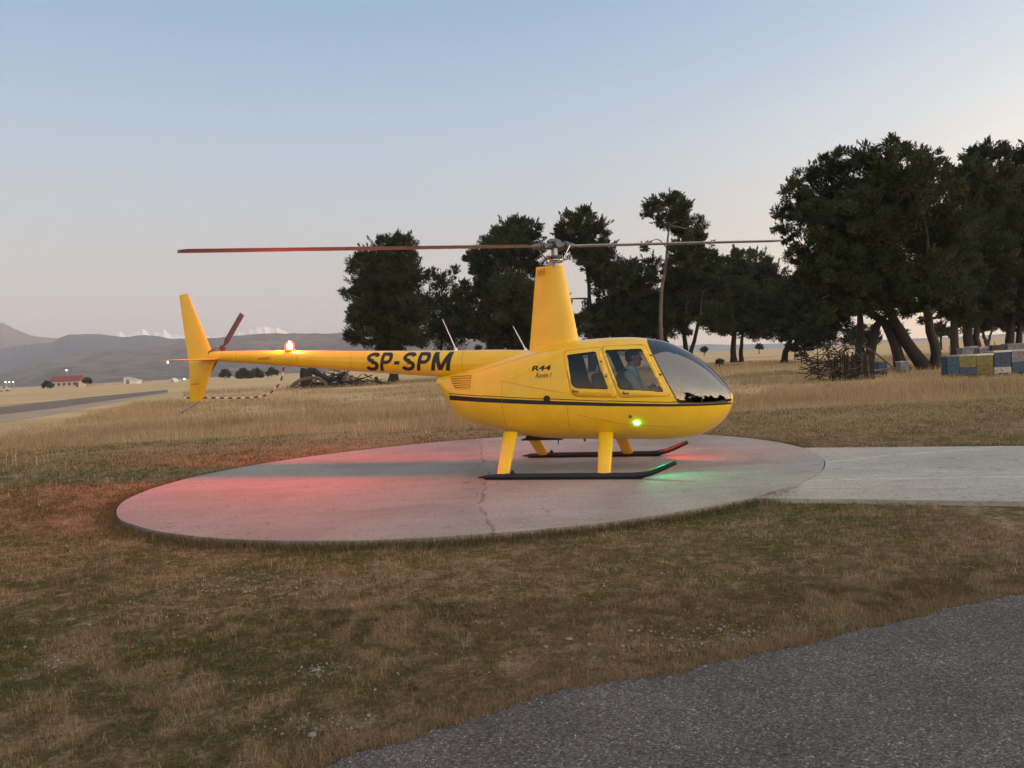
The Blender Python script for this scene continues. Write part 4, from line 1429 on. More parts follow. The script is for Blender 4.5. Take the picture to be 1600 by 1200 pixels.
tree("pine_tree", "pointed pine behind the rotor mast with gaps in its lower crown", (925, 580), 82,
     [[(925, 580), (922, 530), (920, 460), (912, 380)], [(922, 530), (950, 490), (962, 450)]],
     [(910, 342, 20), (890, 352, 22), (930, 360, 24), (944, 390, 20), (898, 386, 30), (950, 415, 26), (934, 420, 22), (962, 460, 32), (955, 500, 32), (878, 368, 14), (913, 330, 9), (890, 510, 24), (930, 520, 26), (975, 520, 26), (965, 430, 26), (870, 470, 20)],
     leaf=.42, dens=480, tr=.38, seed=4, group=GROVE)
tree("pine_tree", "tallest slender pine of the grove with a bare pale trunk", (1036, 574), 78,
     [[(1036, 574), (1033, 520), (1032, 465), (1041, 410), (1044, 375), (1050, 330)]],
     [(1048, 316, 20), (1022, 322, 16), (1066, 332, 20), (1076, 360, 24), (1052, 346, 18), (1092, 384, 20), (1010, 336, 9), (1064, 392, 22), (1008, 385, 8), (1078, 410, 20)],
     leaf=.42, dens=480, tr=.24, seed=5, group=GROVE, bark="pale_bark")
tree("pine_tree", "dark low pine filling the gap beside the bare pale trunk", (1072, 570), 88,
     [[(1072, 570), (1070, 520), (1074, 450)], [(1070, 530), (1010, 490), (990, 450)], [(1072, 540), (1092, 500), (1100, 430)]],
     [(1064, 425, 26), (1094, 428, 28), (1112, 402, 14), (1072, 465, 34), (1000, 440, 26), (982, 468, 28), (1012, 482, 28), (1046, 482, 28), (1100, 470, 32), (990, 500, 28), (1030, 508, 26), (1020, 420, 22), (988, 415, 14), (970, 495, 26), (1060, 505, 24), (1005, 525, 20), (1120, 500, 26), (1130, 440, 26)],
     leaf=.42, dens=480, tr=.36, seed=6, group=GROVE)
tree("pine_tree", "wide dark pine standing clear of the nose, right of the windshield", (1146, 563), 100,
     [[(1146, 563), (1147, 530), (1150, 490), (1165, 440)], [(1158, 563), (1159, 530), (1170, 480)]],
     [(1152, 414, 24), (1180, 418, 26), (1122, 430, 24), (1208, 434, 22), (1142, 455, 34), (1188, 462, 36), (1224, 468, 24), (1112, 488, 28), (1160, 496, 32), (1206, 500, 30), (1130, 510, 18), (1172, 396, 8), (1185, 515, 18), (1230, 495, 26), (1240, 450, 24)],
     leaf=.48, dens=400, tr=.42, seed=7, group=GROVE)
tree("pine_tree", "pine with a slanting trunk at the left of the big forked pine", (1222, 567), 78,
     [[(1222, 567), (1230, 545), (1240, 520), (1250, 470)]],
     [(1250, 470, 28), (1272, 500, 28), (1240, 508, 24), (1262, 440, 20), (1222, 470, 22), (1290, 520, 22), (1244, 532, 18), (1214, 500, 22), (1300, 480, 30), (1275, 525, 22), (1300, 512, 24), (1230, 520, 18), (1310, 455, 26), (1205, 470, 22), (1262, 545, 12)],
     leaf=.42, dens=480, tr=.36, seed=8, group=GROVE)
big, bigO = tree("pine_tree", "huge spreading pine with a forked leaning trunk beside the beehives", (1448, 580), 42,
     [[(1448, 582), (1434, 560), (1412, 527), (1392, 490), (1385, 440), (1360, 380)], [(1455, 582), (1462, 550), (1452, 510), (1445, 460), (1450, 380), (1430, 300)], [(1410, 522), (1385, 508), (1340, 480), (1300, 455)],
      [(1340, 578), (1345, 540), (1342, 500), (1330, 450)], [(1350, 540), (1372, 506), (1386, 490)]],
     [(1240, 296, 22), (1226, 335, 20), (1222, 358, 16), (1264, 275, 24), (1290, 262, 26), (1322, 252, 26), (1352, 246, 24), (1398, 238, 22), (1428, 243, 20), (1452, 248, 20), (1300, 305, 44), (1350, 295, 50), (1410, 288, 48),
      (1458, 300, 44), (1270, 350, 36), (1330, 365, 54), (1400, 355, 58), (1470, 368, 54), (1258, 392, 26), (1300, 415, 40), (1368, 425, 50), (1440, 430, 50), (1480, 440, 40), (1270, 440, 26), (1320, 470, 24), (1420, 480, 24), (1236, 372, 14),
      (1390, 222, 12), (1470, 262, 16), (1290, 478, 30), (1365, 475, 26), (1275, 495, 24), (1320, 492, 22), (1400, 470, 30), (1450, 475, 30), (1340, 450, 40), (1255, 430, 24), (1470, 490, 22)],
     leaf=.24, dens=1000, tr=.42, seed=9, group=GROVE, spread=.32, fill=1.1)
tree("pine_tree", "tall pine at the right edge with a crown rising over the hives", (1514, 552), 62,
     [[(1514, 552), (1512, 500), (1518, 430), (1530, 330)], [(1527, 552), (1525, 500), (1540, 420)]],
     [(1520, 242, 16), (1545, 236, 20), (1566, 240, 16), (1500, 290, 34), (1545, 290, 42), (1500, 350, 40), (1550, 350, 50), (1510, 410, 40), (1550, 420, 40), (1500, 465, 34), (1545, 470, 34), (1520, 262, 22), (1505, 500, 22), (1535, 500, 22), (1475, 420, 36)],
     leaf=.36, dens=620, tr=.42, seed=10, group=GROVE)
tree("pine_tree", "rightmost pine of the grove, cut by the picture's edge", (1578, 548), 64,
     [[(1578, 548), (1579, 510), (1585, 440), (1590, 350)], [(1592, 548), (1594, 500), (1610, 420)]],
     [(1590, 246, 18), (1612, 240, 22), (1580, 290, 38), (1620, 300, 44), (1580, 350, 44), (1620, 370, 50), (1585, 420, 44), (1630, 430, 50), (1580, 475, 34), (1620, 480, 38), (1640, 270, 30), (1560, 490, 22), (1600, 505, 20)],
     leaf=.36, dens=620, tr=.40, seed=11, group=GROVE)
tree("pine_tree", "straight dark trunked pine just right of the forked trunk", (1493, 552), 58,
     [[(1493, 552), (1492, 510), (1488, 450), (1480, 380)]],
     [(1480, 400, 40), (1500, 440, 36), (1470, 450, 34), (1495, 478, 24), (1510, 495, 16), (1472, 480, 18)],
     leaf=.36, dens=620, tr=.34, seed=12, group=GROVE)
tree("pine_tree", "small distant tree with a V-shaped stem seen between the hives' trunks", (1542, 534), 150,
     [[(1542, 534), (1537, 524), (1532, 510)], [(1543, 532), (1548, 522), (1552, 508)]],
     [(1532, 505, 14), (1552, 503, 14), (1542, 495, 16), (1565, 508, 12)], leaf=.8, dens=200, tr=.40, seed=13, group=GROVE)
tree("bush", "dark rounded bush seen under the big pine's limbs", (1345, 555), 95,
     [[(1345, 557), (1344, 540), (1345, 525)]],
     [(1330, 522, 12), (1345, 519, 14), (1360, 522, 13), (1368, 528, 9), (1324, 530, 10), (1345, 530, 14)], leaf=.5, dens=260, tr=.2, seed=14, cat="bush")
tree("bush", "small bush on the plain behind the forked trunk", (1470, 536), 120,
     [[(1470, 538), (1470, 526), (1470, 518)]],
     [(1464, 518, 9), (1476, 516, 10), (1470, 510, 10), (1482, 522, 7), (1460, 525, 6)], leaf=.6, dens=240, tr=.2, seed=15, cat="bush")
tree("bush", "small bush left of the forked trunk against the bright sky", (1396, 536), 110,
     [[(1398, 540), (1398, 528), (1399, 518)]],
     [(1392, 517, 7), (1402, 515, 9), (1410, 520, 8), (1405, 526, 7)], leaf=.6, dens=240, tr=.18, seed=16, cat="bush")
for i, (px, py, d, r) in enumerate(((1186, 545, 240, 4), (1100, 549, 260, 4), (1262, 541, 230, 6), (760, 563, 240, 8), (680, 567, 250, 7))):
    tree("bush", ["tiny far bush right of the wide dark pine", "tiny far bush just above the windshield", "far bush left of the brushwood pen", "far bush behind the broad pine",
                  "far bush behind the low sparse tree"][i], (px, py + 3), d, [[(px, py + 3), (px, py), (px, py - r)]],
         [(px - r * .7, py - r * .5, r * .8), (px + r * .6, py - r * .6, r), (px, py - r, r * .8)], leaf=1.0, dens=160, tr=.15, seed=20 + i, group="bushes on the far plain", limbs=False, cat="bush")
# shrubs right of the nose and by the far buildings
tree("shrub", "small dark shrub in the dry grass right of the windshield", (1124, 567), 75, [[(1124, 568), (1124, 564), (1124, 561)]],
     [(1120, 566, 3.4), (1128, 566, 3.6), (1124, 564, 3.4)], leaf=.3, dens=400, tr=.06, seed=30, limbs=False, cat="shrub")
tree("shrub", "reddish brown mound of scrub left of the brushwood pen", (1252, 560), 66, [[(1252, 561), (1252, 557), (1252, 554)]],
     [(1244, 557, 3.6), (1252, 555, 4.6), (1260, 557, 3.6)], leaf=.3, dens=400, tr=.06, seed=31, limbs=False, cat="shrub", cols=((.05, .022, .012), (.10, .045, .025)))
for i, (px, py, d, r, lb) in enumerate(((74, 605, 340, 5.5, "dark bush left of the red-roofed building"), (136, 598, 360, 4.5, "dark bush right of the red-roofed building"), (380, 590, 330, 8, "dark thicket beneath the tail boom's rear end"),
                                        (400, 590, 350, 8, "dark thicket right under the tail beacon"), (352, 588, 360, 6, "dark thicket beside the lower fin"), (425, 586, 340, 6, "small thicket left of the brushwood pile"))):
    tree("bush", lb, (px, py + 3), d, [[(px, py + 3), (px, py), (px, py - r)]], [(px - r * .8, py - r * .4, r * .7), (px + r * .7, py - r * .5, r * .8), (px, py - r, r * .8)],
         leaf=1.3, dens=120, tr=.15, seed=40 + i, group="bushes by the far buildings", limbs=False, cat="bush")


# pines that stand to the right of and behind the viewer: the windshield mirrors their dark line
src = [o for o in COL.objects if o.name.startswith("pine_tree") and o.get("label", "").startswith(("broad pine", "dark low pine", "rounded pine"))]
for i, (az, d_, sc_) in enumerate(((90, 46, .80), (101, 52, 1.0), (110, 46, .72), (120, 50, .95), (129, 46, .74), (138, 52, .95), (147, 50, .80), (157, 52, .9))):
    o = src[i % 3]; c = o.copy(); COL.objects.link(c)
    a_ = math.radians(az); c.location = (d_ * math.sin(a_), d_ * math.cos(a_), GROUND - 5.2 * sc_); c.scale = (sc_ * 1.35, sc_ * 1.35, sc_ * .95); c.rotation_euler = (0, 0, i * 1.1)
    for ch in o.children:
        k = ch.copy(); COL.objects.link(k); k.parent = c
    c["label"] = "dark pine of the line mirrored low in the helicopter's windshield"; c["group"] = "pines mirrored in the windshield"

# ------------------------------------------------------------------ dead wood under the left pine
def wood(name, label, cat, y, base, polys, mat="dead_wood", group=None, partname="log"):
    b = at(base[0], base[1], y)
    O = np.array([b[0], y, GROUND])
    root = empty(name, label, cat, tuple(O), 0, group)
    for pl, r0, r1 in polys:
        pts = [at(px, py, y + dy) - O for px, py, dy in pl]
        c = curve_pts(pts, 9)
        MB().tube(c, [r0 + (r1 - r0) * j / 8 for j in range(9)], 8).build(partname, M[mat], root)
    return root, O


r_, O_ = wood("tree_stump", "tall broken stump at the left of the brushwood pile", "tree stump", 74, (479, 604), [([(479, 606, 0), (479, 596, 0), (478, 586, 0), (480, 577, 0)], .58, .62)], "bark", partname="stump_trunk")
wood("fallen_log", "curved fallen branch arching in front of the stump", "log", 72.5, (476, 606), [([(453, 607, 0), (464, 597, 0), (478, 591.5, .2), (496, 590, 0), (505, 596, 0), (513, 605, 0)], .20, .12)], "dead_wood")
wood("fallen_log", "thick branch leaning from the stump's top into the brushwood", "log", 74, (500, 600), [([(481, 579, 0), (490, 580, .2), (500, 586, .3), (520, 595, .5)], .40, .20)], "bark")
wood("broken_branch", "small snapped branch standing in the grass left of the pine's trunk", "branch", 76, (592, 598), [([(587, 589, 0), (590, 595, 0), (594, 598, 0), (602, 598, 0)], .18, .10)], "bark", partname="branch_stick")
b_ = at(525, 600, 75)
pile = empty("brushwood_pile", "tangled heap of dead brushwood beside the stump", "brushwood", (b_[0], 75, GROUND))
rg = np.random.default_rng(77)
for grp, nn, rr in (("twig", 120, 1.0),):
    for i in range(nn):
        L0 = rg.uniform(1.2, 3.4); x = rg.normal() * 1.7; y_ = rg.normal() * .8
        z = max(.05, rg.random() * 1.15 * math.exp(-(x / 2.2) ** 2))
        a = rg.uniform(0, math.pi); el = rg.normal() * .35
        d = np.array([math.cos(a) * math.cos(el), math.sin(a) * math.cos(el) * .5, math.sin(el)])
        c = np.array([x, y_, z + .1]); p0, p1 = c - d * L0 / 2, c + d * L0 / 2
        p0[2] = max(p0[2], .02); p1[2] = max(p1[2], .02)
        MB().tube([p0, (p0 + p1) / 2 + rg.normal(size=3) * .12, p1], [rg.uniform(.03, .09), .05, .015], 5).build("twig", M["bark"] if rg.random() < .6 else M["dead_wood"], pile)
for i, (px, py) in enumerate(((541, 590), (549, 592), (541, 594))):
    q = at(px, py, 73.6)
    o = wood("cut_log", ["pale sawn log end on the brushwood heap, uppermost", "pale sawn log end on the right of the heap", "pale sawn log low in the heap"][i], "log", 73.6, (px, py), [([(px - 5, py + 1, 1.0), (px, py, 0), (px + 3, py - .5, -.2)], .20, .20)], "pale_bark", group="sawn logs on the brushwood heap")

# ------------------------------------------------------------------ beehives
def hive(px, y, w, zt, boxes, label, lid="hive_white", ztop_stand=.22, row=0):
    """boxes: list of (material, height) from the bottom up"""
    q = at(px, 560, y)
    root = empty("beehive", label, "beehive", (q[0], y, GROUND), -.05, "beehives under the big pine")
    d = .52
    hs = sum(b[1] for b in boxes)
    ks = (zt - .05 - GROUND - .10) / hs               # the stack fills the height above a low stand
    boxes = [(a_, b_ * ks) for a_, b_ in boxes]; hs *= ks
    z = zt - hs - .05 - GROUND
    for sx in (-1, 1):
        for sy in (-1, 1):
            MB().box((sx * (w / 2 - .05), sy * (d / 2 - .06), z / 2 - .01), (.05, .05, max(.05, z - .02))).build("stand_leg", M["dead_wood"], root, smooth=False)
    MB().box((0, -.03, z + .008), (w + .02, d + .10, .03)).build("floor_board", M["dead_wood"], root, smooth=False)
    z += .024
    for i, (mt, h) in enumerate(boxes):
        b = MB().box((0, 0, z + h / 2), (w - .004 * i, d, h - .006)).build("hive_box", M[mt], root, smooth=False)
        bevel(b, .008, 1)
        MB().box((0, -d / 2 - .008, z + h * .62), (.14, .02, .03)).build("grip_cleat", M[mt], b, smooth=False)
        if i == 0: MB().box((0, -d / 2 - .004, z + .025), (w * .6, .012, .022)).build("entrance_slot", M["black_paint"], b, smooth=False)
        z += h
    bevel(MB().box((0, 0, z + .03), (w + .05, d + .05, .075)).build("lid", M[lid], root, smooth=False), .01, 1)
    return root


HY0 = 31.0
hive(1484, HY0, .46, .86, [("hive_blue", 0.356), ("hive_blue", 0.317)], "plain blue beehive next to the forked trunk", "hive_grey")
hive(1506.5, HY0, .66, .86, [("hive_deep", 0.290), ("hive_yellow", 0.396)], "beehive with a yellow box on a blue one", "hive_white")
hive(1533, HY0, .66, .86, [("hive_ochre", 0.330), ("hive_yellow", 0.356)], "beehive with a pale yellow box on an ochre one", "tin")
hive(1560.5, HY0, .66, .95, [("hive_white", 0.211), ("hive_deep", 0.462)], "beehive with a blue box over a white one", "tin")
hive(1588.5, HY0, .68, .95, [("hive_blue", 0.343), ("hive_grey", 0.343)], "grey and teal beehive at the right edge of the row", "hive_white")
hive(1617, HY0, .66, .95, [("hive_blue", 0.343), ("hive_blue", 0.343)], "blue beehive cut off by the right edge", "tin")
hive(1507, 35.0, .42, 1.08, [("hive_grey", 0.396), ("hive_grey", 0.370)], "squat grey beehive in the back row behind the yellow and blue one", "hive_grey")
hive(1535, 35.2, .50, 1.08, [("hive_grey", 0.396), ("hive_grey", 0.370)], "wide grey beehive in the back row behind the ochre one", "hive_white")
hive(1518, 36.4, .30, 1.12, [("hive_white", 0.370), ("hive_white", 0.343)], "narrow cream beehive in the back row", "hive_white")
hive(1555, 35.0, .52, 1.13, [("hive_brown", 0.396), ("hive_brown", 0.370)], "dark brown beehive in the back row", "hive_brown")
hive(1583, 35.4, .74, 1.16, [("hive_grey", 0.396), ("hive_grey", 0.396)], "wide pale grey beehive in the back row near the right edge", "hive_grey")
hive(1409.5, 39.0, .42, .52, [("hive_grey", 0.475)], "lone grey beehive in the gap left of the forked trunk", "hive_white")
hive(1376, 37.0, .40, .62, [("hive_blue", 0.502)], "small dark blue beehive behind the brushwood pen", "hive_yellow")
for px, zt, lb in ((1556, 1.35, "thin dark stick standing behind the blue and white beehive"), (1485, 1.25, "thin dark stick standing behind the plain blue beehive")):
    q = at(px, 560, 33.2)
    o = MB().tube([(0, 0, 0), (.02, 0, .7), (-.03, 0, zt - GROUND)], [.018, .016, .012], 6).build("stick", M["bark"])
    o.location = (q[0], 33.2, GROUND); tag(o, lb, "stick", "sticks among the beehives")

# ------------------------------------------------------------------ brushwood pen below the big pine
py0 = 34.0
q0 = at(1320, 580, py0)
pen = empty("wooden_pen", "rough pen of upright boards and branches under the big pine", "pen", (q0[0], py0, GROUND))
rg = np.random.default_rng(5)
k_ = py0 / FPX
for i, px in enumerate(np.arange(1296, 1366, 3.4)):
    x = (px - 1320) * k_; h = rg.uniform(.95, 1.35)
    tilt = Matrix.Rotation(rg.normal() * .05, 3, "Y")
    MB().box((x, rg.normal() * .03, h / 2), (rg.uniform(.06, .10), .022, h), tilt).build("board", M["bark"] if i % 3 else M["dead_wood"], pen, smooth=False)
for z in (.35, .85):
    MB().box((.30, .05, z), (2.1, .03, .07), Matrix.Rotation(.03, 3, "Y")).build("rail", M["dead_wood"], pen, smooth=False)
for px in (1279, 1297, 1320, 1366):
    x = (px - 1320) * k_
    MB().tube([(x, .05, -.05), (x + .02, .05, .7), (x, .05, 1.30)], [.035, .03, .026], 7).build("post", M["bark"], pen)
for i in range(170):
    x = rg.uniform(-1.6, 1.0); z = rg.uniform(.05, 1.0 + .9 * rg.random()); L0 = rg.uniform(.5, 1.3); a = rg.normal() * .6
    d = np.array([math.cos(a), rg.normal() * .2, math.sin(a)])
    c = np.array([x, rg.normal() * .12, z]); p0 = c - d * L0 / 2; p1 = c + d * L0 / 2
    p0[2] = max(.0, p0[2]); p1[2] = max(.0, p1[2])
    MB().tube([p0, (p0 + p1) / 2 + rg.normal(size=3) * .05, p1], [.022, .016, .006], 4).build("branch", M["bark"] if rg.random() < .88 else M["dead_wood"], pen)
wood("leaning_pole", "long pole leaning down to the right from the pen", "pole", 34.2, (1375, 570), [([(1348, 540, 0), (1368, 552, 0), (1400, 578, 0)], .05, .035)], "dead_wood", partname="shaft")
wood("fence_post", "thin grey post standing in the gap right of the pen", "post", 38, (1395, 573), [([(1397, 574, 0), (1395.5, 558, 0), (1393.5, 541, 0)], .035, .028)], "bark", partname="shaft")
wood("fallen_branch", "pale fallen branch lying at the leaning pole's foot", "branch", 33.6, (1385, 578), [([(1366, 579, 0), (1380, 577, 0), (1399, 574.5, 0)], .05, .025)], "pale_bark", partname="shaft")
# dead curved limb under the big pine's crown
tw = at(1300, 450, 40.0)
MB().tube(curve_pts([at(1376, 478, 41.6) - bigO, at(1358, 462, 40.8) - bigO, at(1330, 452, 40.4) - bigO, at(1305, 458, 40) - bigO, at(1285, 466, 39.6) - bigO], 10), np.linspace(.16, .05, 10), 8).build("dead_limb", M["dead_wood"], bpy.data.objects[big.name])
MB().tube(curve_pts([at(1340, 455, 40.6) - bigO, at(1328, 443, 40.4) - bigO, at(1310, 446, 40) - bigO, at(1298, 456, 40) - bigO], 8), np.linspace(.09, .04, 8), 6).build("dead_limb", M["dead_wood"], bpy.data.objects[big.name])

# ------------------------------------------------------------------ far airfield buildings
def gpos_(px, py, y):
    q = at(px, py, y); return (q[0], y, GROUND)


DB = 372
root = empty("farm_building", "long low building with a red tiled roof at the foot of the hills", "building", gpos_(107, 604, DB))
kx = DB / FPX
MB().box((0, 0, 1.5), (14.0, 7, 3.0)).build("wall", M["plaster"], root, smooth=False)
mb = MB()
mb.add([(-7.4, -4, 2.95), (7.4, -4, 2.95), (7.4, 4, 2.95), (-7.4, 4, 2.95), (-7.0, 0, 5.6), (7.0, 0, 5.6)], [(0, 1, 5, 4), (2, 3, 4, 5), (1, 2, 5), (3, 0, 4), (3, 2, 1, 0)])
mb.build("roof", M["roof_tile"], root, smooth=False)
for x in (-5, -2.5, 0, 2.5, 5):
    w = MB().box((x, -3.52, 1.6), (1.1, .08, 1.2)).build("window", M["dark_pane"], root, smooth=False)
MB().box((6.2, -3.52, 1.05), (1.0, .08, 2.1)).build("door", M["hive_brown"], root, smooth=False)
root = empty("hall", "pale gabled hall with a sloping roof right of the red-roofed building", "building", gpos_(208, 599, 390))
mb = MB().add([(-3.2, -3, 0), (3.2, -3, 0), (3.2, 3, 0), (-3.2, 3, 0), (-3.2, -3, 3.5), (3.2, -3, 1.7), (3.2, 3, 1.7), (-3.2, 3, 3.5)], [(0, 1, 5, 4), (1, 2, 6, 5), (2, 3, 7, 6), (3, 0, 4, 7)])
mb.build("wall", M["pale_plaster"], root, smooth=False)
MB().add([(-3.5, -3.3, 3.62), (3.5, -3.3, 1.66), (3.5, 3.3, 1.66), (-3.5, 3.3, 3.62), (-3.5, -3.3, 3.75), (3.5, -3.3, 1.79), (3.5, 3.3, 1.79), (-3.5, 3.3, 3.75)],
         [(3, 2, 1, 0), (4, 5, 6, 7), (0, 1, 5, 4), (1, 2, 6, 5), (2, 3, 7, 6), (3, 0, 4, 7)]).build("roof", M["tin"], root, smooth=False)
MB().box((-1.2, -3.03, 1.1), (1.6, .08, 2.2)).build("door", M["hive_grey"], root, smooth=False)
root = empty("dome_tent", "white dome shelter at the far edge of the field by the tail fin", "dome", gpos_(272, 596, 380))
prof = [(2.1 * math.cos(t), 2.0 * math.sin(t)) for t in np.linspace(0, 1.5, 9)]
MB().lathe(prof, (0, 0, 0), 20).build("shell", M["pale_plaster"], root)
MB().box((0, -2.02, .6), (.9, .3, 1.2)).build("door", M["hive_grey"], root, smooth=False)
for i, (px, py, w, h, lb) in enumerate(((148, 599, 9, 1.1, "low pale wall right of the red-roofed building"), (229, 596.5, 4.5, 1.0, "low pale wall right of the hall"), (182, 598.5, 5, .7, "low pale wall left of the hall"))):
    o = MB().box((0, 0, h / 2), (w, .35, h)).box((0, 0, h + .04), (w + .1, .45, .08)).build("boundary_wall", M["plaster"], smooth=False)
    o.location = gpos_(px, py, 385); tag(o, lb, "wall", "low walls at the far edge of the field")
root = empty("van", "pale van parked at the far left edge of the field", "van", gpos_(6, 611, 295), .1)
mb = MB().add([(-2.4, -.95, .35), (2.5, -.95, .35), (2.5, -.95, 1.1), (1.6, -.95, 1.25), (1.0, -.95, 2.1), (-2.4, -.95, 2.1), (-2.4, .95, .35), (2.5, .95, .35), (2.5, .95, 1.1), (1.6, .95, 1.25), (1.0, .95, 2.1), (-2.4, .95, 2.1)],
              [(0, 1, 2, 3, 4, 5), (11, 10, 9, 8, 7, 6), (0, 6, 7, 1), (1, 7, 8, 2), (2, 8, 9, 3), (3, 9, 10, 4), (4, 10, 11, 5), (5, 11, 6, 0)])
bevel(mb.build("body", M["plaster"], root, smooth=False), .08, 2)
MB().add([(1.45, -.80, 1.36), (1.12, -.80, 1.95), (1.12, .80, 1.95), (1.45, .80, 1.36)], [(0, 1, 2, 3)]).build("windscreen", M["dark_pane"], root, smooth=False)
MB().box((.55, -.955, 1.6), (.8, .03, .55)).build("side_window", M["dark_pane"], root, smooth=False)
for x in (-1.5, 1.6):
    for y in (-.85, .85):
        MB().lathe([(.05, -.11), (.33, -.11), (.36, -.05), (.36, .05), (.33, .11), (.05, .11)], (x, y, .36), 16, "Y").build("wheel", M["black_paint"], root)


def street_lamp(px, ytop, y, lb, heads=1):
    base = gpos_(px, 600, y); zt = at(px, ytop, y)[2]
    root = empty("street_lamp", lb, "street lamp", base, 0, "lit lamps at the far edge of the field")
    MB().tube([(0, 0, 0), (0, 0, zt * .5), (0, 0, zt)], [.16, .12, .08], 8).build("pole", M["pole"], root)
    MB().tube([(0, 0, zt), (.15, -.2, zt + .25), (.2, -.6, zt + .3)], .06, 6).build("arm", M["pole"], root)
    MB().lathe([(.1, -.22), (.34, -.12), (.38, .03), (.25, .17), (.1, .22)], (.2, -.7, zt + .2), 12).build("lamp_head", M["lamp"], root)


street_lamp(106, 579, 380, "tall lit lamp post behind the red-roofed building")
street_lamp(9.5, 597.5, 420, "lit lamp at the far left, first of the three low lamps from the edge")
street_lamp(15.5, 597, 420, "lit lamp at the far left, middle of the three low lamps")
street_lamp(21.5, 597, 420, "lit lamp at the far left, third of the three low lamps from the edge")
street_lamp(289, 592.5, 400, "lit lamp beside the dome shelter by the tail fin")
street_lamp(552, 577.5, 360, "lit lamp under the tail boom's registration letters")

# ------------------------------------------------------------------ grass and stones
nA, nB, nC, nD = Noise2(61), Noise2(62), Noise2(63), Noise2(64)


def blades(x, y, h, w, lean, rg, col, z0=GROUND):
    """Bent two-segment blades rooted at x, y."""
    n = len(x)
    a = rg.uniform(0, 2 * math.pi, n); b = rg.uniform(0, 2 * math.pi, n)
    dx, dy = np.cos(a), np.sin(a)
    px, py = np.cos(b), np.sin(b)
    l1, l2 = lean * .35, lean * 1.0
    root = np.stack([x, y, np.full(n, z0 - .004)], -1)
    hz1 = h * np.sqrt(np.maximum(.05, 1 - l1 ** 2)) * .55
    hz2 = h * np.sqrt(np.maximum(.03, 1 - np.minimum(l2, .97) ** 2)) * .85 + .004
    midp = root + np.stack([dx * h * l1 * .55, dy * h * l1 * .55, hz1], -1)
    tip = root + np.stack([dx * h * l2, dy * h * l2, hz2], -1)
    sd = np.stack([px, py, np.zeros(n)], -1) * (w[:, None] * .5)
    V = np.stack([root - sd, root + sd, midp + sd * .75, midp - sd * .75, tip], 1).reshape(-1, 3)
    i = np.arange(n)[:, None] * 5
    loops = (i + np.array([0, 1, 2, 3, 3, 2, 4])).ravel()
    starts = (np.arange(n)[:, None] * 7 + np.array([0, 4])).ravel()
    tot = np.tile([4, 3], n)
    return V, loops, starts, tot, np.repeat(col, 5, 0)


def scatter(n, y0, y1, margin=.78, power=1.0, rg=rng):
    """uniform over the part of the ground in view between two distances (plus a margin at the sides)"""
    u = rg.random(n)
    y = np.sqrt(y0 ** 2 + u * (y1 ** 2 - y0 ** 2)) if power == 1 else y0 + (y1 - y0) * u ** power
    x = (rg.random(n) * 2 - 1) * (margin * y + .8)
    return x, y


def on_hard(x, y, grow_=0.0):
    q = np.stack([x - PADC[0], y - PADC[1]], -1)
    pad = np.hypot(q[:, 0], q[:, 1]) < pad_r(np.arctan2(q[:, 1], q[:, 0])) + grow_
    s = x * wf[0] + y * wf[1]; w = x * wn[0] + y * wn[1]
    pth = (w > W1 - grow_) & (w < W2 + grow_) & (s > 0)
    asp = y < asphalt_edge(x) - grow_ + .02
    return pad | pth | asp


STRAW = np.array([.44, .315, .175]); DRY = np.array([.27, .185, .105]); BROWN = np.array([.165, .108, .054]); GREEN = np.array([.125, .122, .034]); DGREEN = np.array([.062, .070, .018])
BUFF = np.array([.62, .44, .25])


def mixc(a, b, t): return a * (1 - t[:, None]) + b * t[:, None]


def add_grass(name, label, parts):
    V, Lp, St, To, Co = [], [], [], [], []
    nv = nl = 0
    for v, l, s, t, c in parts:
        V.append(v); Lp.append(l + nv); St.append(s + nl); To.append(t); Co.append(c)
        nv += len(v); nl += len(l)
    o = link(name, raw_mesh(name, np.concatenate(V), np.concatenate(Lp), np.concatenate(St), np.concatenate(To), np.concatenate(Co)), None, M["grass"])
    return tag(o, label, "grass", None, "stuff")


def turf_part(n, y0, y1, h0, h1, w0, power=1.0, seed=0, straw_bias=0.0):
    rg = np.random.default_rng(seed)
    x, y = scatter(n, y0, y1, rg=rg, power=power)
    k = ~on_hard(x, y)
    x, y = x[k], y[k]
    a = nA(x, y, .55); b = nB(x, y, .17); c = nC(x, y, 2.3)
    clump = a * .45 + b * .35 + c * .35
    keep = rg.random(len(x)) < np.clip((clump - .22) * 2.6, .22, 1)
    x, y, clump, a, b, c = [q[keep] for q in (x, y, clump, a, b, c)]
    n = len(x)
    t = rg.random(n)
    st = np.clip((nD(x, y, .34) * .6 + nB(x + 7, y, .11) * .5 - .60 + straw_bias) * 6, 0, 1)
    st = np.where(rg.random(n) < .06, 1, st)
    col = mixc(np.broadcast_to(DGREEN, (n, 3)), np.broadcast_to(GREEN, (n, 3)), t)
    left = np.clip((nC(x - 3, y + 5, 1.9) - .36 - .05 * x) * 4, 0, 1)
    col = mixc(mixc(np.broadcast_to(BROWN, (n, 3)), np.broadcast_to(DRY, (n, 3)), t * .5), col, np.clip(left + rg.normal(size=n) * .2, 0, 1))
    col = mixc(col, mixc(np.broadcast_to(DRY, (n, 3)), np.broadcast_to(STRAW, (n, 3)), rg.random(n)), st)
    col = col * rg.uniform(.55, 1.45, (n, 1))
    h = rg.uniform(h0, h1, n) * (0.7 + .7 * clump) * (1 + .9 * st * rg.random(n))
    lean = np.clip(rg.uniform(.45, 1.0, n) + .15 * st, 0, .97)
    w = w0 * rg.uniform(.6, 1.3, n) * (y / 4) ** .45
    return blades(x, y, h, w, lean, rg, col)


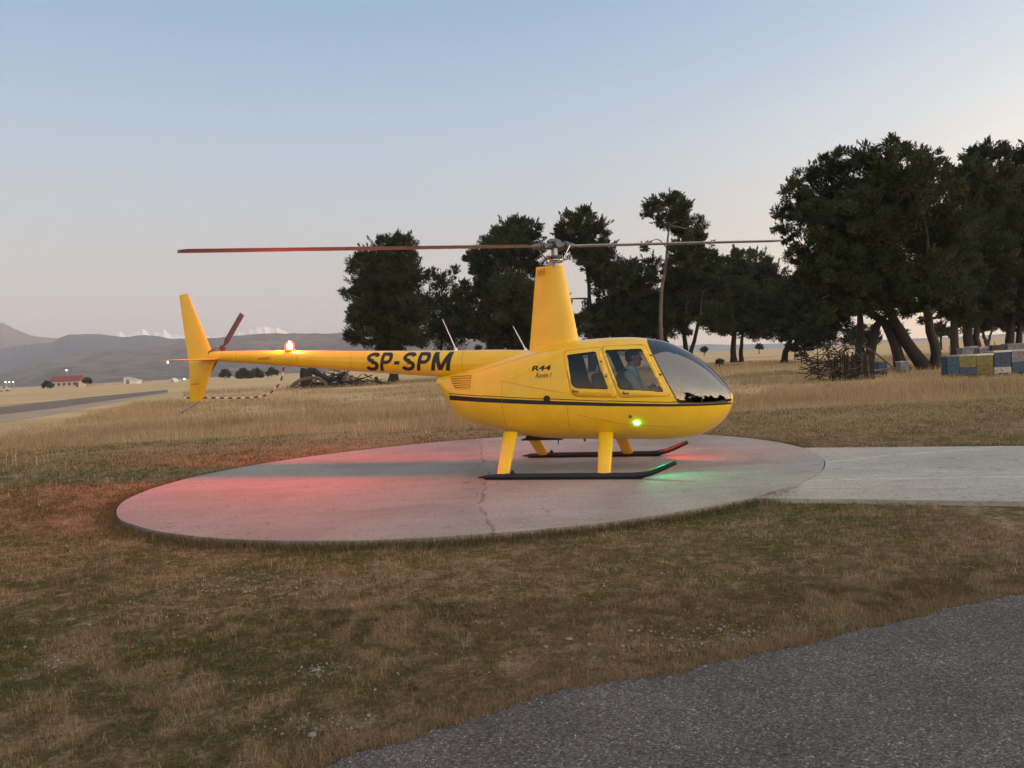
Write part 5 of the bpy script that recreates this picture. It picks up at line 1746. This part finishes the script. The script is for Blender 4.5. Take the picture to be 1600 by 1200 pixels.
add_grass("grass", "short mossy turf with straw wisps between the asphalt and the concrete pad",
          [turf_part(230000, 2.6, 5.2, .014, .046, .0020, seed=71), turf_part(170000, 4.8, 11.0, .020, .055, .0032, seed=72), turf_part(70000, 10, 20, .03, .08, .006, seed=73, straw_bias=.08)])
# long straw wisps lying about
rg = np.random.default_rng(81)
x, y = scatter(26000, 2.7, 12, rg=rg); k = ~on_hard(x, y)
x, y = x[k], y[k]; k = rg.random(len(x)) < np.clip((nD(x, y, .34) * .6 + nB(x + 7, y, .11) * .5 - .55) * 6, .03, 1); x, y = x[k], y[k]; n = len(x)
wisp = blades(x, y, rg.uniform(.035, .11, n), .0020 * rg.uniform(.7, 1.3, n) * (y / 4) ** .4, rg.uniform(.7, .96, n), rg, mixc(np.broadcast_to(STRAW, (n, 3)), np.broadcast_to(BUFF, (n, 3)), rg.random(n)))
# the ragged fringe along the asphalt
x = rg.uniform(-1.4, 3.8, 9000); y = asphalt_edge(x) + np.abs(rg.normal(size=9000)) * .10 - .012
n = 9000
fr = blades(x, y, rg.uniform(.02, .07, n), np.full(n, .0022), rg.uniform(.4, .95, n), rg, mixc(np.broadcast_to(DRY, (n, 3)), np.broadcast_to(STRAW, (n, 3)), rg.random(n)) * rg.uniform(.6, 1.1, (n, 1)))
# fringe round the pad and along the path
t = rg.uniform(0, 2 * math.pi, 26000); rr = pad_r(t) + .01 + np.abs(rg.normal(size=26000)) * .12
x, y = PADC[0] + rr * np.cos(t), PADC[1] + rr * np.sin(t); k = ~on_hard(x, y); x, y = x[k], y[k]; n = len(x)
fr2 = blades(x, y, rg.uniform(.045, .12, n), np.full(n, .0045), rg.uniform(.3, .9, n), rg, mixc(np.broadcast_to(DGREEN, (n, 3)), np.broadcast_to(DRY, (n, 3)), rg.random(n) ** 1.5))
s = rg.uniform(2, 16, 26000); off = np.abs(rg.normal(size=26000)) * .14 + .01
w_ = np.where(rg.random(26000) < .5, W1 - off, W2 + off)
x, y = wf[0] * s + wn[0] * w_, wf[1] * s + wn[1] * w_; k = ~on_hard(x, y); x, y = x[k], y[k]; n = len(x)
fr3 = blades(x, y, rg.uniform(.05, .13, n), np.full(n, .0045), rg.uniform(.3, .9, n), rg, mixc(np.broadcast_to(DGREEN, (n, 3)), np.broadcast_to(DRY, (n, 3)), rg.random(n) ** 1.2))
add_grass("grass", "dry straw wisps and ragged fringes along the asphalt, pad and path", [wisp, fr, fr2, fr3])


def tall_part(n, y0, y1, seed, hmul=1.0, power=1.0):
    rg = np.random.default_rng(seed)
    x, y = scatter(n, y0, y1, margin=.74, rg=rg, power=power)
    k = ~on_hard(x, y, .6)
    # keep the runway clear
    gx = -x; rw = (x < -16) & (y > 30)
    for (ua, ub) in (((0, 632), (0, 664)),): pass
    k &= ~((x < -9) & runway_zone(x, y))
    x, y = x[k], y[k]
    c = nA(x, y, 3.2) * .45 + nB(x, y, 1.1) * .35 + nC(x, y, 7.5) * .3
    # how tall the grass stands here: a band of tall grass some way behind the pad
    start = np.interp(x, [-30, -9, -4, 0, 4, 9, 30], [14.2, 14.5, 17.3, 18.5, 18.5, 19.5, 21])
    f = np.clip((y - start) / 3.0, 0.0, 1)
    keep = rg.random(len(x)) < np.clip((c - .30) * 3.2, .10, 1) * (.30 + .70 * f)
    x, y, c, f = [q[keep] for q in (x, y, c, f)]
    n = len(x)
    t = rg.random(n)
    col = mixc(np.broadcast_to(DRY, (n, 3)), np.broadcast_to(BUFF, (n, 3)), np.clip(t * .8 + (c - .45) * .8, 0, 1))
    gr = np.clip((nD(x, y, 4.0) - .55) * 4, 0, .7) * (rg.random(n) < .6) * (1 - .5 * f)
    col = mixc(col, np.broadcast_to(GREEN, (n, 3)), gr) * rg.uniform(.8, 1.15, (n, 1))
    h = (.09 + .40 * f * np.clip((c - .30) * 2.4, .12, 1.15)) * rg.uniform(.35, 1.15, n) * hmul
    w = .0042 * (y / 10) ** .85 * rg.uniform(.6, 1.3, n)
    return blades(x, y, h, w, rg.uniform(.1, .9, n), rg, col)


_rw_u = np.array([ground(*p) for p in ((-300, 668), (0, 634), (80, 625), (150, 617.5), (220, 611.5), (262, 607.5))])
_rw_l = np.array([ground(*p) for p in ((-300, 712), (0, 662), (80, 650), (150, 636), (220, 623), (262, 616))])


def runway_zone(x, y):
    # signed test in bearing: for each bearing x/y, between the near and far edge of the strip
    b = x / y
    near = np.interp(b, _rw_l[:, 0] / _rw_l[:, 1], _rw_l[:, 1]); far = np.interp(b, _rw_u[:, 0] / _rw_u[:, 1], _rw_u[:, 1])
    inside = (b < _rw_l[-1, 0] / _rw_l[-1, 1] + .02) & (y > near * .74)
    return inside                       # past the runway's near edge the plain is mown


def stalks(n, y0, y1, seed):
    rg = np.random.default_rng(seed)
    x, y = scatter(n, y0, y1, margin=.74, rg=rg)
    k = ~on_hard(x, y, .8) & ~((x < -9) & runway_zone(x, y)); x, y = x[k], y[k]
    c = nB(x, y, 1.4) * .55 + nA(x + 9, y, .5) * .25 + nC(x, y, 6.0) * .35
    start = np.interp(x, [-30, -9, -4, 0, 4, 9, 30], [14.6, 15.0, 17.6, 19, 19, 20.5, 22])
    keep = (rg.random(len(x)) < np.clip((c - .58) * 9, 0, 1)) & (y > start)
    x, y = x[keep], y[keep]; n = len(x)
    col = mixc(np.broadcast_to(STRAW, (n, 3)), np.broadcast_to(BUFF * 1.1, (n, 3)), rg.random(n)) * rg.uniform(.8, 1.1, (n, 1))
    return blades(x, y, rg.uniform(.25, .62, n) * (.6 + .5 * rg.random(n)), .0046 * (y / 10) ** .8 * rg.uniform(.6, 1.3, n), rg.uniform(.05, .85, n), rg, np.minimum(col, .85))


add_grass("grass", "tall dry yellow grass in a band behind the concrete pad",
          [stalks(42000, 14, 30, 95), stalks(42000, 28, 60, 96), tall_part(110000, 13.5, 26, 91), tall_part(120000, 25, 48, 92), tall_part(70000, 46, 85, 93)])


def pebble(r, seed):
    rg = np.random.default_rng(seed)
    b2 = bmesh.new(); bmesh.ops.create_icosphere(b2, subdivisions=2, radius=r)
    sc_ = rg.uniform(.65, 1.25, 3); sc_[2] *= .7
    q = rg.normal(size=(5, 3))
    for v in b2.verts:
        d = np.array(v.co) / r
        f = 1 + .12 * sum(math.sin(2.2 * float(d @ k) + i) for i, k in enumerate(q)) / 2
        v.co = Vector((d * r * f * sc_).tolist())
    me = bpy.data.meshes.new("stone"); b2.to_mesh(me); b2.free(); shade(me, 50)
    me.materials.append(M["stone"])
    return me


peb = [pebble(1.0, i) for i in range(6)]
# the larger stones, each its own
for i, (px, py, r, lb) in enumerate(((650, 922, .022, "pale flat stone in the turf below the pad's middle"), (890, 1000, .026, "rounded grey stone in the turf above the asphalt"), (853, 1012, .018, "small flat pale stone beside the rounded grey one"),
                                     (140, 978, .022, "white stone alone in the green turf at the left"), (1102, 1044, .018, "pale pebble at the asphalt's edge"), (383, 926, .020, "white stone at the left of the pebble patch"),
                                     (1037, 919, .016, "lone pale pebble in the turf right of centre"), (973, 1010, .018, "small pale stone above the asphalt's corner"), (773, 944, .014, "tiny pale pebble in the middle of the turf"),
                                     (180, 972, .010, "tiny white pebble right of the white stone"), (497, 1048, .020, "largest stone of the left pebble cluster"), (488, 1150, .022, "largest stone of the lower pebble cluster"),
                                     (1125, 985, .022, "pale stone at the left end of the right pebble patch"), (985, 987, .022, "pale stone left of the right pebble patch"))):
    g = ground(px, py)
    o = bpy.data.objects.new("stone", peb[i % 6]); COL.objects.link(o)
    o.location = (g[0], g[1], GROUND + r * .25); o.scale = (r * .75, r * .75, r * .55); o.rotation_euler = (0, 0, i * 1.3)
    tag(o, lb, "stone", "loose stones in the turf")
# pebble clusters
rg = np.random.default_rng(55)
pv, pf = [], []
base_v = np.array([v.co[:] for v in peb[0].vertices]); base_f = np.array([p.vertices[:] for p in peb[0].polygons])
b2 = bmesh.new(); bmesh.ops.create_icosphere(b2, subdivisions=1, radius=1.0)
base_v = np.array([v.co[:] for v in b2.verts]); base_f = np.array([[v.index for v in f.verts] for f in b2.faces]); b2.free()
cl = [(495, 1050, .08, 40), (480, 1135, .11, 70), (320, 915, .30, 60), (460, 915, .25, 45), (540, 912, .30, 45), (1160, 985, .22, 80), (1140, 1000, .25, 60), (1020, 990, .2, 40), (300, 935, .6, 60), (90, 1040, .1, 14), (700, 960, .9, 60), (1250, 960, .7, 50), (900, 935, .9, 50), (250, 1000, .6, 50), (620, 1010, .5, 40)]
k = 0
for px, py, sg_, n in cl:
    g = ground(px, py)
    for _ in range(n):
        x, y = g + rg.normal(size=2) * sg_ * np.array([1, .6]); r = rg.uniform(.003, .0085)
        if on_hard(np.array([x]), np.array([y]))[0]: continue
        v = base_v * r * rg.uniform(.6, 1.3, 3) + rg.normal(size=(len(base_v), 3)) * r * .12
        pv.append(v + np.array([x, y, GROUND + .006])); pf.append(base_f + k); k += len(base_v)
# loose chippings on the asphalt
for _ in range(1500):
    y = math.sqrt(rg.uniform(2.3 ** 2, 4.9 ** 2)); x = rg.uniform(-.8, .8) * y
    if y > asphalt_edge(x) - .01: continue
    r = rg.uniform(.0022, .0055)
    v = base_v * r * rg.uniform(.6, 1.3, 3) + rg.normal(size=(len(base_v), 3)) * r * .15
    pv.append(v + np.array([x, y, -.048])); pf.append(base_f + k); k += len(base_v)
me = bpy.data.meshes.new("gravel"); me.from_pydata(np.concatenate(pv).tolist(), [], np.concatenate(pf).tolist())
tag(link("gravel", me, None, M["stone"]), "pale pebbles scattered in patches over the turf and asphalt", "gravel", None, "stuff")
